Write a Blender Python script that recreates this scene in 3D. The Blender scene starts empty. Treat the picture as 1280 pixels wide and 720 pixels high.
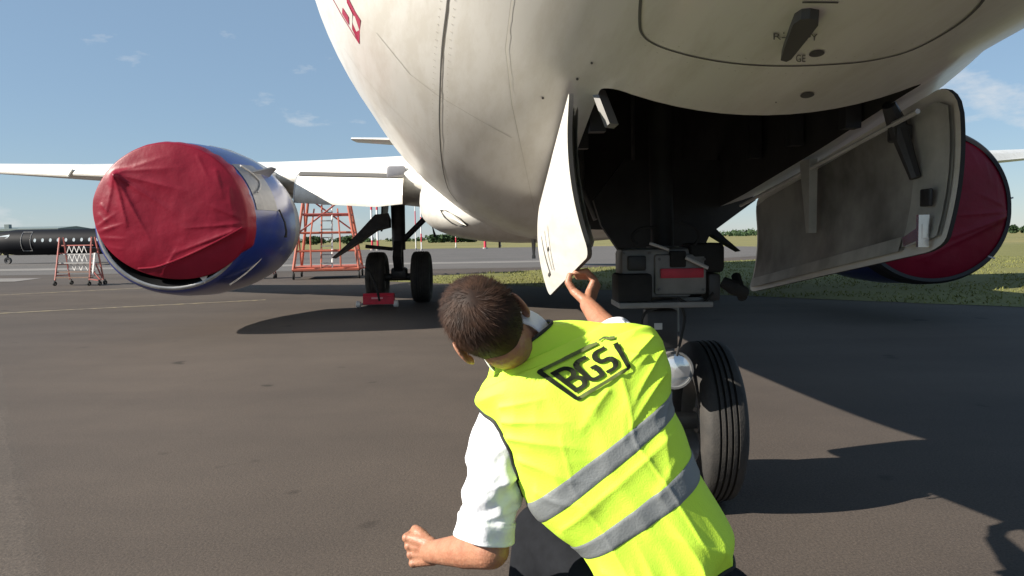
import bpy, bmesh, math, random
from math import sin, cos, pi, radians, sqrt, atan2, tan, hypot
from mathutils import Vector, Matrix, noise
from mathutils.bvhtree import BVHTree

random.seed(7)
SC = bpy.context.scene
COL = SC.collection

# ------------------------------------------------------------------ camera
FPX = 950.0                      # focal length in pixels of a 1280 px wide frame
CAM_H = 1.2
PITCH, ROLL = radians(3.8), radians(-0.94)
cam_d = bpy.data.cameras.new('camera')
cam_d.sensor_width = 36.0
cam_d.lens = 36.0 * FPX / 1280.0
cam_d.clip_start = 0.05
cam_d.clip_end = 6000.0
cam = bpy.data.objects.new('camera', cam_d)
CAM_M = Matrix.Translation((0, 0, CAM_H)) @ Matrix.Rotation(radians(90) - PITCH, 4, 'X') @ Matrix.Rotation(ROLL, 4, 'Z')
cam.matrix_world = CAM_M
COL.objects.link(cam)
SC.camera = cam

# ------------------------------------------------------------------ sky, sun, exposure
SUN_EL = radians(30.0)
SUN_TO = Vector((-1.66, -0.50, 0)).normalized()        # horizontal direction towards the sun: left and behind the camera
world = bpy.data.worlds.new('World')
SC.world = world
world.use_nodes = True
nt = world.node_tree
nt.nodes.clear()
out = nt.nodes.new('ShaderNodeOutputWorld')
bg = nt.nodes.new('ShaderNodeBackground')
sky = nt.nodes.new('ShaderNodeTexSky')
sky.sky_type = 'NISHITA'
sky.sun_disc = False
sky.sun_elevation = SUN_EL
sky.sun_rotation = atan2(SUN_TO.x, SUN_TO.y)
sky.altitude = 100
sky.air_density = 1.0
sky.dust_density = 0.05
sky.ozone_density = 2.6
bg.inputs['Strength'].default_value = 0.06
# fair-weather clouds, spread evenly round the whole sky by direction
tc = nt.nodes.new('ShaderNodeTexCoord')
mp = nt.nodes.new('ShaderNodeMapping')
mp.inputs['Scale'].default_value = (1.0, 1.0, 2.6)
mp.inputs['Location'].default_value = (5.7, 0.4, 0.2)
mp.inputs['Rotation'].default_value = (0, 0, radians(154))
n1 = nt.nodes.new('ShaderNodeTexNoise')
n1.inputs['Scale'].default_value = 5.5
n1.inputs['Detail'].default_value = 7
n1.inputs['Roughness'].default_value = 0.58
cr = nt.nodes.new('ShaderNodeValToRGB')
cr.color_ramp.elements[0].position = 0.62
cr.color_ramp.elements[0].color = (0, 0, 0, 1)
cr.color_ramp.elements[1].position = 0.74
cr.color_ramp.elements[1].color = (0.75, 0.75, 0.75, 1)
mixc = nt.nodes.new('ShaderNodeMixRGB')
mixc.inputs[2].default_value = (6.2, 6.3, 6.4, 1)
L = nt.links.new
L(tc.outputs['Generated'], mp.inputs['Vector'])
L(mp.outputs['Vector'], n1.inputs['Vector'])
L(n1.outputs['Fac'], cr.inputs['Fac'])
L(cr.outputs['Color'], mixc.inputs[0])
veil = nt.nodes.new('ShaderNodeMixRGB')           # thin even haze veil over the whole sky
veil.inputs[0].default_value = 0.60
veil.inputs[2].default_value = (2.40, 3.5, 4.8, 1)
L(sky.outputs['Color'], veil.inputs[1])
L(veil.outputs['Color'], mixc.inputs[1])
L(mixc.outputs['Color'], bg.inputs['Color'])
L(bg.outputs['Background'], out.inputs['Surface'])

sun_d = bpy.data.lights.new('sun', 'SUN')
sun_d.energy = 5.0
sun_d.angle = radians(0.5)
sun_d.color = (1.0, 0.93, 0.82)
sun = bpy.data.objects.new('sun', sun_d)
sd = Vector((SUN_TO.x * cos(SUN_EL), SUN_TO.y * cos(SUN_EL), sin(SUN_EL)))
sun.rotation_euler = sd.to_track_quat('Z', 'Y').to_euler()
sun.location = sd * 30
COL.objects.link(sun)

vs = SC.view_settings
vs.view_transform = 'Standard'
vs.look = 'None'
vs.gamma = 1.0
vs.use_curve_mapping = False
vs.exposure = 1.05
SC.cycles.use_denoising = True
SC.cycles.max_bounces = 8
SC.cycles.sample_clamp_indirect = 6.0

# ------------------------------------------------------------------ helpers
def P(u, v, d):
    """world point seen at photo pixel (u, v) at forward distance d"""
    q = CAM_M.to_3x3() @ Vector(((u - 640) / FPX, (360 - v) / FPX, -1.0))
    return Vector((0, 0, CAM_H)) + q * (d / q.y)

def G(u, v, z=0.0):
    """world point on the plane of height z seen at photo pixel (u, v)"""
    q = CAM_M.to_3x3() @ Vector(((u - 640) / FPX, (360 - v) / FPX, -1.0))
    return Vector((0, 0, CAM_H)) + q * ((z - CAM_H) / q.z)

MATS = {}
def mat(name, col, rough=0.6, metal=0.0, var=0.0, vscale=3.0, bump=0.0, bscale=40.0, coat=0.0, spec=0.5, col2=None,
        stretch=(1, 1, 1), trans=0.0, emit=0.0, lo=0.35, hi=0.65, detail=5):
    if name in MATS:
        return MATS[name]
    m = bpy.data.materials.new(name)
    m.use_nodes = True
    t = m.node_tree
    b = t.nodes['Principled BSDF']
    c4 = tuple(col) + (1,)
    b.inputs['Base Color'].default_value = c4
    b.inputs['Roughness'].default_value = rough
    b.inputs['Metallic'].default_value = metal
    b.inputs['Specular IOR Level'].default_value = spec
    b.inputs['Coat Weight'].default_value = coat
    b.inputs['Coat Roughness'].default_value = 0.12
    b.inputs['Transmission Weight'].default_value = trans
    co = t.nodes.new('ShaderNodeTexCoord')
    ma = t.nodes.new('ShaderNodeMapping')
    ma.inputs['Scale'].default_value = stretch
    t.links.new(co.outputs['Object'], ma.inputs['Vector'])
    if var or col2:
        n = t.nodes.new('ShaderNodeTexNoise')
        n.inputs['Scale'].default_value = vscale
        n.inputs['Detail'].default_value = detail
        n.inputs['Roughness'].default_value = 0.6
        r = t.nodes.new('ShaderNodeValToRGB')
        r.color_ramp.elements[0].position = lo
        r.color_ramp.elements[1].position = hi
        if col2 is None:
            col2 = tuple(max(0, c * (1 - var)) for c in col)
        r.color_ramp.elements[0].color = tuple(col2) + (1,)
        r.color_ramp.elements[1].color = c4
        t.links.new(ma.outputs['Vector'], n.inputs['Vector'])
        t.links.new(n.outputs['Fac'], r.inputs['Fac'])
        t.links.new(r.outputs['Color'], b.inputs['Base Color'])
    if bump:
        n = t.nodes.new('ShaderNodeTexNoise')
        n.inputs['Scale'].default_value = bscale
        n.inputs['Detail'].default_value = 4
        bp = t.nodes.new('ShaderNodeBump')
        bp.inputs['Strength'].default_value = bump
        bp.inputs['Distance'].default_value = 0.02
        t.links.new(ma.outputs['Vector'], n.inputs['Vector'])
        t.links.new(n.outputs['Fac'], bp.inputs['Height'])
        t.links.new(bp.outputs['Normal'], b.inputs['Normal'])
    MATS[name] = m
    return m

def tag(o, label=None, cat=None, group=None, kind=None):
    if label: o['label'] = label
    if cat: o['category'] = cat
    if group: o['group'] = group
    if kind: o['kind'] = kind
    return o

def empty(name, loc=(0, 0, 0), rz=0.0):
    o = bpy.data.objects.new(name, None)
    o.location = loc
    o.rotation_euler = (0, 0, rz)
    o.empty_display_size = 0.2
    COL.objects.link(o)
    return o

def link(name, me, m, parent=None, sharp=35):
    o = bpy.data.objects.new(name, me)
    COL.objects.link(o)
    if m is not None:
        for x in (m if isinstance(m, (list, tuple)) else [m]):
            me.materials.append(x)
    if parent is not None:
        o.parent = parent
    if sharp:
        me.shade_smooth()
        me.set_sharp_from_angle(angle=radians(sharp))
    return o

class MB:
    """collects verts and faces and links them as ONE mesh object"""
    def __init__(s):
        s.v = []; s.f = []; s.mi = []; s.cur = 0
    def add(s, vs_, fs):
        o = len(s.v)
        s.v += [tuple(p) for p in vs_]
        s.f += [tuple(i + o for i in f) for f in fs]
        s.mi += [s.cur] * len(fs)
        return s
    def box(s, c, size, rot=None, bev=0.0):
        bm = bmesh.new()
        bmesh.ops.create_cube(bm, size=1.0)
        for v in bm.verts:
            v.co = Vector((v.co.x * size[0], v.co.y * size[1], v.co.z * size[2]))
        if bev:
            bmesh.ops.bevel(bm, geom=bm.edges[:], offset=bev, segments=2, affect='EDGES', profile=0.5)
        M = Matrix.Translation(Vector(c)) @ (rot.to_4x4() if rot is not None else Matrix.Identity(4))
        bm.verts.index_update()
        s.add([M @ v.co for v in bm.verts], [[v.index for v in f.verts] for f in bm.faces])
        bm.free()
        return s
    def bar(s, a, b, w, h=None, up=(0, 0, 1)):
        a, b = Vector(a), Vector(b)
        h = h or w
        d = b - a
        z = d.normalized()
        x = Vector(up).cross(z)
        if x.length < 1e-4: x = Vector((1, 0, 0)).cross(z)
        x.normalize()
        y = z.cross(x)
        R = Matrix((x, y, z)).transposed()
        return s.box((a + b) / 2, (w, h, d.length), R)
    def tube(s, pts, r, n=10, cap=True):
        pts = [Vector(p) for p in pts]
        rs = r if isinstance(r, (list, tuple)) else [r] * len(pts)
        rings = []
        ref = None
        for i, p in enumerate(pts):
            t = (pts[min(i + 1, len(pts) - 1)] - pts[max(i - 1, 0)]).normalized()
            if ref is None:
                ref = Vector((0, 0, 1)) if abs(t.z) < 0.9 else Vector((1, 0, 0))
            x = (ref - t * ref.dot(t)).normalized()
            ref = x
            y = t.cross(x)
            rings.append([p + (x * cos(2 * pi * k / n) + y * sin(2 * pi * k / n)) * rs[i] for k in range(n)])
        return s.loft(rings, cap)
    def loft(s, rings, cap=True, closed=True):
        n = len(rings[0])
        vs_ = [p for r in rings for p in r]
        fs = []
        m = n if closed else n - 1
        for i in range(len(rings) - 1):
            for k in range(m):
                a, b = i * n + k, i * n + (k + 1) % n
                fs.append((a, b, b + n, a + n))
        if cap and closed:
            fs.append(tuple(range(n - 1, -1, -1)))
            fs.append(tuple(range((len(rings) - 1) * n, len(rings) * n)))
        return s.add(vs_, fs)
    def revolve(s, prof, c, axis='x', n=40, closed_prof=False, squash=None):
        """prof: list of (along, radius) about an axis through c"""
        rings = []
        for a, r in prof:
            ring = []
            for k in range(n):
                t = 2 * pi * k / n
                p, q = r * cos(t), r * sin(t)
                if squash: p, q = squash(p, q)
                if axis == 'x': ring.append((c[0] + a, c[1] + p, c[2] + q))
                elif axis == 'y': ring.append((c[0] + p, c[1] + a, c[2] + q))
                else: ring.append((c[0] + p, c[1] + q, c[2] + a))
            rings.append(ring)
        if closed_prof: rings.append(rings[0])
        return s.loft(rings, cap=False)
    def poly(s, pts, thick):
        """flat polygon extruded by the vector thick"""
        n = len(pts)
        th = Vector(thick)
        a = [Vector(p) for p in pts]
        b = [p + th for p in a]
        fs = [tuple(range(n - 1, -1, -1)), tuple(range(n, 2 * n))]
        fs += [(k, (k + 1) % n, n + (k + 1) % n, n + k) for k in range(n)]
        return s.add(a + b, fs)
    def build(s, name, m, parent=None, sharp=35, recalc=True):
        me = bpy.data.meshes.new(name)
        me.from_pydata(s.v, [], s.f)
        if any(s.mi):
            me.polygons.foreach_set('material_index', s.mi)
        if recalc:
            bm = bmesh.new(); bm.from_mesh(me)
            bmesh.ops.remove_doubles(bm, verts=bm.verts[:], dist=1e-6)
            bmesh.ops.recalc_face_normals(bm, faces=bm.faces[:])
            bm.to_mesh(me); bm.free()
        me.update()
        return link(name, me, m, parent, sharp)

def hermite(ks, vs_, x):
    n = len(ks)
    if x <= ks[0]: return vs_[0]
    if x >= ks[-1]: return vs_[-1]
    i = 0
    while ks[i + 1] < x: i += 1
    def slope(j):
        if j == 0: return (vs_[1] - vs_[0]) / (ks[1] - ks[0])
        if j == n - 1: return (vs_[-1] - vs_[-2]) / (ks[-1] - ks[-2])
        a = (vs_[j] - vs_[j - 1]) / (ks[j] - ks[j - 1])
        b = (vs_[j + 1] - vs_[j]) / (ks[j + 1] - ks[j])
        return 0 if a * b <= 0 else 2 * a * b / (a + b)
    h = ks[i + 1] - ks[i]
    t = (x - ks[i]) / h
    m0, m1 = slope(i) * h, slope(i + 1) * h
    return ((2 * t ** 3 - 3 * t * t + 1) * vs_[i] + (t ** 3 - 2 * t * t + t) * m0 + (-2 * t ** 3 + 3 * t * t) * vs_[i + 1] + (t ** 3 - t * t) * m1)

def seg_crease(x, y, segs):
    """sum of sharp fold ridges: segs of (x0, y0, x1, y1, height, width, end0, end1)"""
    d = 0.0
    for x0, y0, x1, y1, a, w, e0, e1 in segs:
        dx, dy = x1 - x0, y1 - y0
        L2 = dx * dx + dy * dy
        u = ((x - x0) * dx + (y - y0) * dy) / L2
        if u < -.15 or u > 1.15: continue
        uc = min(1, max(0, u))
        q = hypot(x - x0 - dx * uc, y - y0 - dy * uc)
        if q > 5 * w: continue
        f = e0 + (e1 - e0) * uc
        side = (x - x0) * dy - (y - y0) * dx
        ww = w * (1.7 if side > 0 else .8)
        d += a * f * math.exp(-q / ww) * min(1, max(0, 1 - (abs(u - uc)) / .15))
    return d

def copy_tree(o, parent=None):
    c = o.copy()
    COL.objects.link(c)
    c.parent = parent
    for ch in list(o.children):
        copy_tree(ch, c)
    return c

def fbm(p, s=1.0, o=4):
    return noise.fractal(Vector(p) * s, 1.0, 2.0, o)
# ------------------------------------------------------------------ ground
def ground_mat(name, c1, c2, c3, sp_scale, big_scale, rough, bump, streak=False):
    m = bpy.data.materials.new(name)
    m.use_nodes = True
    t = m.node_tree
    b = t.nodes['Principled BSDF']
    b.inputs['Roughness'].default_value = rough
    b.inputs['Specular IOR Level'].default_value = 0.25
    co = t.nodes.new('ShaderNodeTexCoord')
    def noise_n(scale, detail=4, rgh=0.6, st=None):
        n = t.nodes.new('ShaderNodeTexNoise')
        n.inputs['Scale'].default_value = scale
        n.inputs['Detail'].default_value = detail
        n.inputs['Roughness'].default_value = rgh
        if st:
            ma = t.nodes.new('ShaderNodeMapping')
            ma.inputs['Scale'].default_value = st[0]
            ma.inputs['Rotation'].default_value = (0, 0, st[1])
            t.links.new(co.outputs['Object'], ma.inputs['Vector'])
            t.links.new(ma.outputs['Vector'], n.inputs['Vector'])
        else:
            t.links.new(co.outputs['Object'], n.inputs['Vector'])
        return n
    def ramp(src, a, b_, ca, cb):
        r = t.nodes.new('ShaderNodeValToRGB')
        r.color_ramp.elements[0].position = a
        r.color_ramp.elements[1].position = b_
        r.color_ramp.elements[0].color = tuple(ca) + (1,)
        r.color_ramp.elements[1].color = tuple(cb) + (1,)
        t.links.new(src, r.inputs['Fac'])
        return r.outputs['Color']
    def mul(a, b_, f=1.0):
        x = t.nodes.new('ShaderNodeMixRGB')
        x.blend_type = 'MULTIPLY'
        x.inputs[0].default_value = f
        t.links.new(a, x.inputs[1]); t.links.new(b_, x.inputs[2])
        return x.outputs['Color']
    base = ramp(noise_n(big_scale, 6).outputs['Fac'], 0.3, 0.7, c2, c1)
    sp = noise_n(sp_scale, 3, 0.7)
    col = mul(base, ramp(sp.outputs['Fac'], 0.30, 0.62, (0.62, 0.62, 0.62), (1.10, 1.08, 1.06)))
    vo = t.nodes.new('ShaderNodeTexVoronoi')
    vo.inputs['Scale'].default_value = sp_scale * 1.6
    t.links.new(co.outputs['Object'], vo.inputs['Vector'])
    col = mul(col, ramp(vo.outputs['Distance'], 0.0, 0.5, (1.18, 1.16, 1.12), (0.86, 0.86, 0.86)))
    if streak:
        st = noise_n(1.0, 5, 0.6, ((0.16, 0.9, 1), radians(-24)))
        col = mul(col, ramp(st.outputs['Fac'], 0.36, 0.56, (0.89, 0.89, 0.90), (1.02, 1.02, 1.02)))
        st2 = noise_n(0.35, 6, 0.65)
        col = mul(col, ramp(st2.outputs['Fac'], 0.35, 0.6, (0.86, 0.86, 0.87), (1.05, 1.04, 1.03)))
        # dark oil drips
        oil = noise_n(2.3, 2, 0.5)
        col = mul(col, ramp(oil.outputs['Fac'], 0.24, 0.30, (0.45, 0.45, 0.45), (1, 1, 1)))
    t.links.new(col, b.inputs['Base Color'])
    bp = t.nodes.new('ShaderNodeBump')
    bp.inputs['Strength'].default_value = bump
    bp.inputs['Distance'].default_value = 0.006
    t.links.new(sp.outputs['Fac'], bp.inputs['Height'])
    t.links.new(bp.outputs['Normal'], b.inputs['Normal'])
    return m

M_ASPH = ground_mat('asphalt', (0.098, 0.081, 0.069), (0.082, 0.068, 0.058), None, 90, 0.5, 0.85, 0.45, True)
M_TAXI = ground_mat('taxiway_asphalt', (0.14, 0.13, 0.125), (0.11, 0.105, 0.10), None, 30, 0.2, 0.9, 0.5)
M_CONC = ground_mat('pale_concrete', (0.26, 0.245, 0.23), (0.2, 0.19, 0.18), None, 25, 0.3, 0.9, 0.3)
M_SEAL = mat('joint_sealant', (0.074, 0.062, 0.053), 0.85, var=0.15, vscale=6)
M_YELL = mat('worn_yellow_paint', (0.32, 0.27, 0.16), 0.8, col2=(0.14, 0.12, 0.1), vscale=7, lo=0.42, hi=0.58)
M_GRASSG = ground_mat('grass_ground', (0.19, 0.185, 0.062), (0.145, 0.15, 0.048), None, 14, 0.35, 0.95, 0.8)
M_DRYG = ground_mat('dry_grass', (0.26, 0.225, 0.09), (0.16, 0.165, 0.06), None, 6, 0.06, 0.95, 0.6)

def sheet(name, pts, z, m, sub=0):
    me = bpy.data.meshes.new(name)
    me.from_pydata([(p[0], p[1], z) for p in pts], [], [tuple(range(len(pts)))])
    o = link(name, me, m, None, 0)
    tag(o, kind='structure')
    return o

sheet('ground', [(-2500, -600), (2500, -600), (2500, 4000), (-2500, 4000)], -0.012, M_DRYG)
# near grass beyond the apron edge (the edge runs diagonally behind the aircraft)
edge = [(40, -17), (13.5, 6.2), (7.75, 11.7), (5.1, 14.0), (2.4, 16.4), (0.2, 18.8), (-1.8, 20.2), (-3.6, 21.8), (-2.6, 24.5), (0.8, 27.5), (6, 31), (14, 37), (40, 60), (90, 60)]
rng_e = random.Random(3)
e2 = []
for a, b in zip(edge[:-3], edge[1:-2]):
    for k in range(8):
        t_ = k / 8
        j = 0.06
        e2.append((a[0] + (b[0] - a[0]) * t_ + rng_e.uniform(-j, j), a[1] + (b[1] - a[1]) * t_ + rng_e.uniform(-j, j)))
apron_pts = [(-400, -200), (40, -200)] + [edge[0]]
sheet('apron', [(-500, -300), (60, -300), (60, 27), (9, 70), (-30, 92), (-500, 140)], 0.0, M_ASPH)
sheet('grass_verge', e2 + edge[-3:] + [(90, -60), (60, -40)], 0.006, M_GRASSG)
# taxiway beyond the verge, with a pale concrete strip
sheet('taxiway', [(-500, 44), (-30, 31), (2, 30), (20, 47), (26, 60), (16, 90), (-40, 96), (-500, 150)], 0.004, M_TAXI)
sheet('concrete_strip', [(-60, 35.5), (3.5, 36.2), (3.5, 38.6), (-60, 39.5)], 0.010, M_CONC)
sheet('pale_apron_strip', [(-70, 33.5), (-16.5, 25.2), (-17.0, 27.5), (-70, 37.5)], 0.011, M_CONC)
# painted guide lines and the pavement joint at the left
def line(name, a, b, w, z, m):
    a, b = Vector(a), Vector(b)
    d = (b - a).normalized()
    n = Vector((-d.y, d.x, 0)) * w / 2
    sheet(name, [a - n, b - n, b + n, a + n], z, m)
line('guide_line', G(-60, 395), G(332, 375), 0.12, 0.005, M_YELL)
line('guide_line', G(-60, 372), G(190, 359.5), 0.14, 0.005, M_YELL)
M_PATCH = ground_mat('old_asphalt', (0.108, 0.091, 0.079), (0.092, 0.078, 0.067), None, 80, 0.7, 0.88, 0.5, True)
jl = [G(90, 800), G(70, 700), G(42, 600), G(20, 520), G(3, 440), G(-25, 380)]
jl2 = []
rj = random.Random(5)
for p, q in zip(jl[:-1], jl[1:]):
    for k in range(14):
        c = p.lerp(q, k / 14); jl2.append((c.x + rj.uniform(-.012, .012), c.y))
jl2.append((jl[-1].x, jl[-1].y))
sb_ = MB()
n_ = len(jl2)
v_ = [(x, y, -.002) for x, y in jl2] + [(x - .10, y, .003) for x, y in jl2] + [(-14, y, .003) for x, y in jl2]
sb_.add(v_, [(k, k + 1, n_ + k + 1, n_ + k) for k in range(n_ - 1)] + [(n_ + k, n_ + k + 1, 2 * n_ + k + 1, 2 * n_ + k) for k in range(n_ - 1)])
tag(sb_.build('old_apron_slab', M_PATCH, None, 0), kind='structure')
# ------------------------------------------------------------------ airliner
M_WHITE = mat('aircraft_white', (0.78, 0.76, 0.71), 0.36, coat=0.2, col2=(0.66, 0.64, 0.59), vscale=0.9, stretch=(1, 0.35, 1), lo=0.3, hi=0.6)
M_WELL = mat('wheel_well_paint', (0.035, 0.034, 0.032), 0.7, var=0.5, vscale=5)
M_DKMET = mat('dark_metal', (0.05, 0.05, 0.052), 0.5, metal=0.3, var=0.4, vscale=9)
M_STRUT = mat('strut_grey', (0.16, 0.16, 0.16), 0.5, var=0.35, vscale=12)
M_GREYP = mat('grey_paint', (0.26, 0.255, 0.245), 0.45, var=0.25, vscale=8)
M_PYLON = mat('pylon_grey', (0.36, 0.38, 0.41), 0.4, var=0.15, vscale=3)
M_DUCT = mat('inlet_lining', (0.012, 0.012, 0.013), 0.9, spec=.05)
M_LIP = mat('brushed_lip', (0.34, 0.34, 0.34), 0.4, metal=0.6, var=0.3, vscale=6)
M_RAIL = mat('rail_metal', (0.62, 0.62, 0.60), 0.35, var=0.25, vscale=8)
M_CHROME = mat('bare_metal', (0.72, 0.71, 0.70), 0.22, metal=0.9, var=0.25, vscale=6)
M_BLUE = mat('cowl_blue', (0.012, 0.03, 0.19), 0.30, coat=0.2, var=0.25, vscale=2)
M_COWLG = mat('reverser_grey', (0.22, 0.22, 0.24), 0.4, metal=0.1, var=0.35, vscale=2.5)
M_BLACK = mat('black_rubber', (0.018, 0.018, 0.018), 0.8, var=0.3, vscale=20)
M_TYRE = mat('tyre_rubber', (0.046, 0.041, 0.036), 0.8, col2=(0.022, 0.021, 0.020), vscale=7, bump=0.15, bscale=120)
M_SEAM = mat('panel_gap', (0.09, 0.085, 0.078), 0.7)
M_RED = mat('warning_red', (0.60, 0.035, 0.07), 0.5, var=0.2, vscale=15)
M_LOGO = mat('livery_red', (0.38, 0.02, 0.06), 0.4)
M_LINER = mat('door_liner', (0.36, 0.355, 0.325), 0.5, col2=(0.12, 0.115, 0.105), vscale=2.0, lo=0.38, hi=0.62)
M_LRIM = mat('door_frame_paint', (0.50, 0.50, 0.46), 0.5, var=0.35, vscale=6)
M_GLASS = mat('lamp_glass', (0.75, 0.78, 0.8), 0.08, metal=0.6)
M_STENCIL = mat('stencil_grey', (0.10, 0.10, 0.09), 0.6, var=0.5, vscale=60)
M_DKGREY = mat('antenna_grey', (0.055, 0.053, 0.048), 0.5)

def add_grime(m):
    t = m.node_tree; b = t.nodes['Principled BSDF']
    src = b.inputs['Base Color'].links[0].from_socket
    co = t.nodes.new('ShaderNodeTexCoord'); ma = t.nodes.new('ShaderNodeMapping'); ma.inputs['Scale'].default_value = (5, .55, 5)
    n = t.nodes.new('ShaderNodeTexNoise'); n.inputs['Scale'].default_value = 2.2; n.inputs['Detail'].default_value = 7; n.inputs['Roughness'].default_value = .7
    r = t.nodes.new('ShaderNodeValToRGB'); r.color_ramp.elements[0].position = .38; r.color_ramp.elements[1].position = .56
    r.color_ramp.elements[0].color = (.89, .875, .845, 1); r.color_ramp.elements[1].color = (1, 1, 1, 1)
    x = t.nodes.new('ShaderNodeMixRGB'); x.blend_type = 'MULTIPLY'; x.inputs[0].default_value = 1
    t.links.new(co.outputs['Object'], ma.inputs['Vector']); t.links.new(ma.outputs['Vector'], n.inputs['Vector']); t.links.new(n.outputs['Fac'], r.inputs['Fac'])
    t.links.new(src, x.inputs[1]); t.links.new(r.outputs['Color'], x.inputs[2]); t.links.new(x.outputs['Color'], b.inputs['Base Color'])
add_grime(M_WHITE)
AIR_O = Vector((0.66, 3.27, 0)); AIR_YAW = radians(1.0)
plane = empty('airliner', AIR_O, AIR_YAW)
tag(plane, 'white twin-engine jet airliner with blue engine cowls, nose wheel doors hanging open', 'airliner')
AIR_INV = (Matrix.Translation(AIR_O) @ Matrix.Rotation(AIR_YAW, 4, 'Z')).inverted()
def LP(u, v, d): return AIR_INV @ P(u, v, d)

KY = [-4.0, -3.85, -3.4, -2.5, -1.8, -1.2, -.3, .7, 2, 3.5, 6, 17, 20, 24, 27.5, 29.4]
KW = [0.0, 0.26, .56, .82, .97, 1.09, 1.43, 1.66, 1.80, 1.88, 1.88, 1.88, 1.75, 1.15, .5, .12]
KB = [2.2, 2.04, 1.84, 1.645, 1.565, 1.508, 1.405, 1.29, 1.215, 1.175, 1.155, 1.155, 1.5, 2.75, 3.7, 4.1]
KZ = [2.22, 2.24, 2.30, 2.36, 2.46, 2.56, 2.61, 2.73, 2.9, 2.95, 2.98, 2.98, 3.2, 3.7, 4.1, 4.3]
KT = [2.24, 2.42, 2.65, 3.1, 3.6, 4.1, 4.7, 5.0, 5.13, 5.16, 5.16, 5.16, 5.16, 5.1, 4.9, 4.5]
def fsec(y): return hermite(KY, KW, y), hermite(KY, KB, y), hermite(KY, KZ, y), hermite(KY, KT, y)
def fsurf(y, th, off=0.0):
    w, b, z, t = fsec(y)
    c = cos(th)
    return Vector(((w + off) * sin(th), y, z - (z - b + off) * c if c > 0 else z - (t - z + off) * c))

ys = [-4.0, -3.99, -3.96, -3.9, -3.8] + [-3.7 + .1 * i for i in range(78)] + [4.2 + .4 * i for i in range(63)]
NT = 112
fb = MB()
fb.loft([[fsurf(min(y, 29.4), 2 * pi * k / NT) + Vector((0.0, 0, 0)) if y > -4 else Vector((0.004 * sin(2 * pi * k / NT), -4, 2.22 - .004 * cos(2 * pi * k / NT))) for k in range(NT)] for y in ys])
fus_raw = fb.build('fuselage', M_WHITE, plane, 40)
cm = MB()
def rrect(hx, y0, y1, z, r):
    o = []
    for cx, cy, a0 in ((hx - r, y0 + r, -90), (hx - r, y1 - r, 0), (-hx + r, y1 - r, 90), (-hx + r, y0 + r, 180)):
        for k in range(7):
            a = radians(a0 + 15 * k)
            o.append(Vector((cx + r * cos(a), cy + r * sin(a), z)))
    return o
cm.loft([rrect(.435, -1.235, 1.5, .6, .06), rrect(.435, -1.235, 1.5, 2.45, .06)])
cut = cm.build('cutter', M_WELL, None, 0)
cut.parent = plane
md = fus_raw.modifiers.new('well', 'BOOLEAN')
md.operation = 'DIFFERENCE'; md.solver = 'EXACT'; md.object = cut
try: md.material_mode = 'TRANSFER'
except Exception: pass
bpy.context.view_layer.update()
dg = bpy.context.evaluated_depsgraph_get()
me2 = bpy.data.meshes.new_from_object(fus_raw.evaluated_get(dg), depsgraph=dg)
fus_raw.modifiers.clear()
old = fus_raw.data
fus_raw.data = me2
bpy.data.meshes.remove(old)
bpy.data.objects.remove(cut)
me2.shade_smooth(); me2.set_sharp_from_angle(angle=radians(40))
fus = fus_raw
fus_bvh = BVHTree.FromPolygons([v.co.copy() for v in me2.vertices], [tuple(p.vertices) for p in me2.polygons])

def on_skin(u, v, off=0.0015):
    """point of the fuselage skin seen at a photo pixel, in aircraft coordinates, with the skin normal"""
    o = AIR_INV @ Vector((0, 0, CAM_H))
    d = (AIR_INV @ P(u, v, 5.0) - o).normalized()
    h, n, i, dist = fus_bvh.ray_cast(o, d)
    if h is None: return None, None
    if n.dot(d) > 0: n = -n
    return h + n * off, n

def skin_strip(name, pix, w, m, parent, off=0.0015, closed=False, sub=6):
    pts = []
    pp = pix + ([pix[0]] if closed else [])
    for (a, b) in zip(pp[:-1], pp[1:]):
        for k in range(sub):
            pts.append((a[0] + (b[0] - a[0]) * k / sub, a[1] + (b[1] - a[1]) * k / sub))
    pts.append(pp[-1])
    hits = [on_skin(*p, off) for p in pts]
    hits = [h for h in hits if h[0] is not None]
    a, b = [], []
    for i, (h, n) in enumerate(hits):
        t = hits[min(i + 1, len(hits) - 1)][0] - hits[max(i - 1, 0)][0]
        s_ = t.cross(n).normalized() * w / 2
        a.append(h - s_); b.append(h + s_)
    k = len(a)
    mb = MB()
    mb.add(a + b, [(i, i + 1, k + i + 1, k + i) for i in range(k - 1)])
    return mb.build(name, m, parent, 0)

def skin_patch(name, pix, m, parent, off=0.002):
    hits = [on_skin(u, v, off)[0] for u, v in pix]
    c = sum(hits, Vector()) / len(hits)
    mb = MB()
    mb.add(hits + [c], [(i, (i + 1) % len(hits), len(hits)) for i in range(len(hits))])
    return mb.build(name, m, parent, 0)

# lap joint running along the lower flank, and small row lines
def smooth_pix(pts, n=5):
    o = []
    for i in range(len(pts) - 1):
        p0, p1, p2, p3 = pts[max(i - 1, 0)], pts[i], pts[i + 1], pts[min(i + 2, len(pts) - 1)]
        for k in range(n):
            t = k / n
            o.append(tuple(0.5 * (2 * p1[j] + (p2[j] - p0[j]) * t + (2 * p0[j] - 5 * p1[j] + 4 * p2[j] - p3[j]) * t * t + (3 * p1[j] - p0[j] - 3 * p2[j] + p3[j]) * t ** 3) for j in (0, 1)))
    return o + [pts[-1]]
skin_strip('lap_joint', smooth_pix([(585, -330), (572, -180), (563, -60), (560, 0), (553, 60), (550, 127), (550, 165), (553, 205), (560, 235), (572, 252)]), .007, M_SEAM, fus, sub=2)
M_SEAM2 = mat('panel_line', (0.54, 0.52, 0.47), 0.6)
skin_strip('panel_line', [(470, 40), (512, 92), (546, 118), (600, 150), (640, 172)], .005, M_SEAM2, fus)
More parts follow.
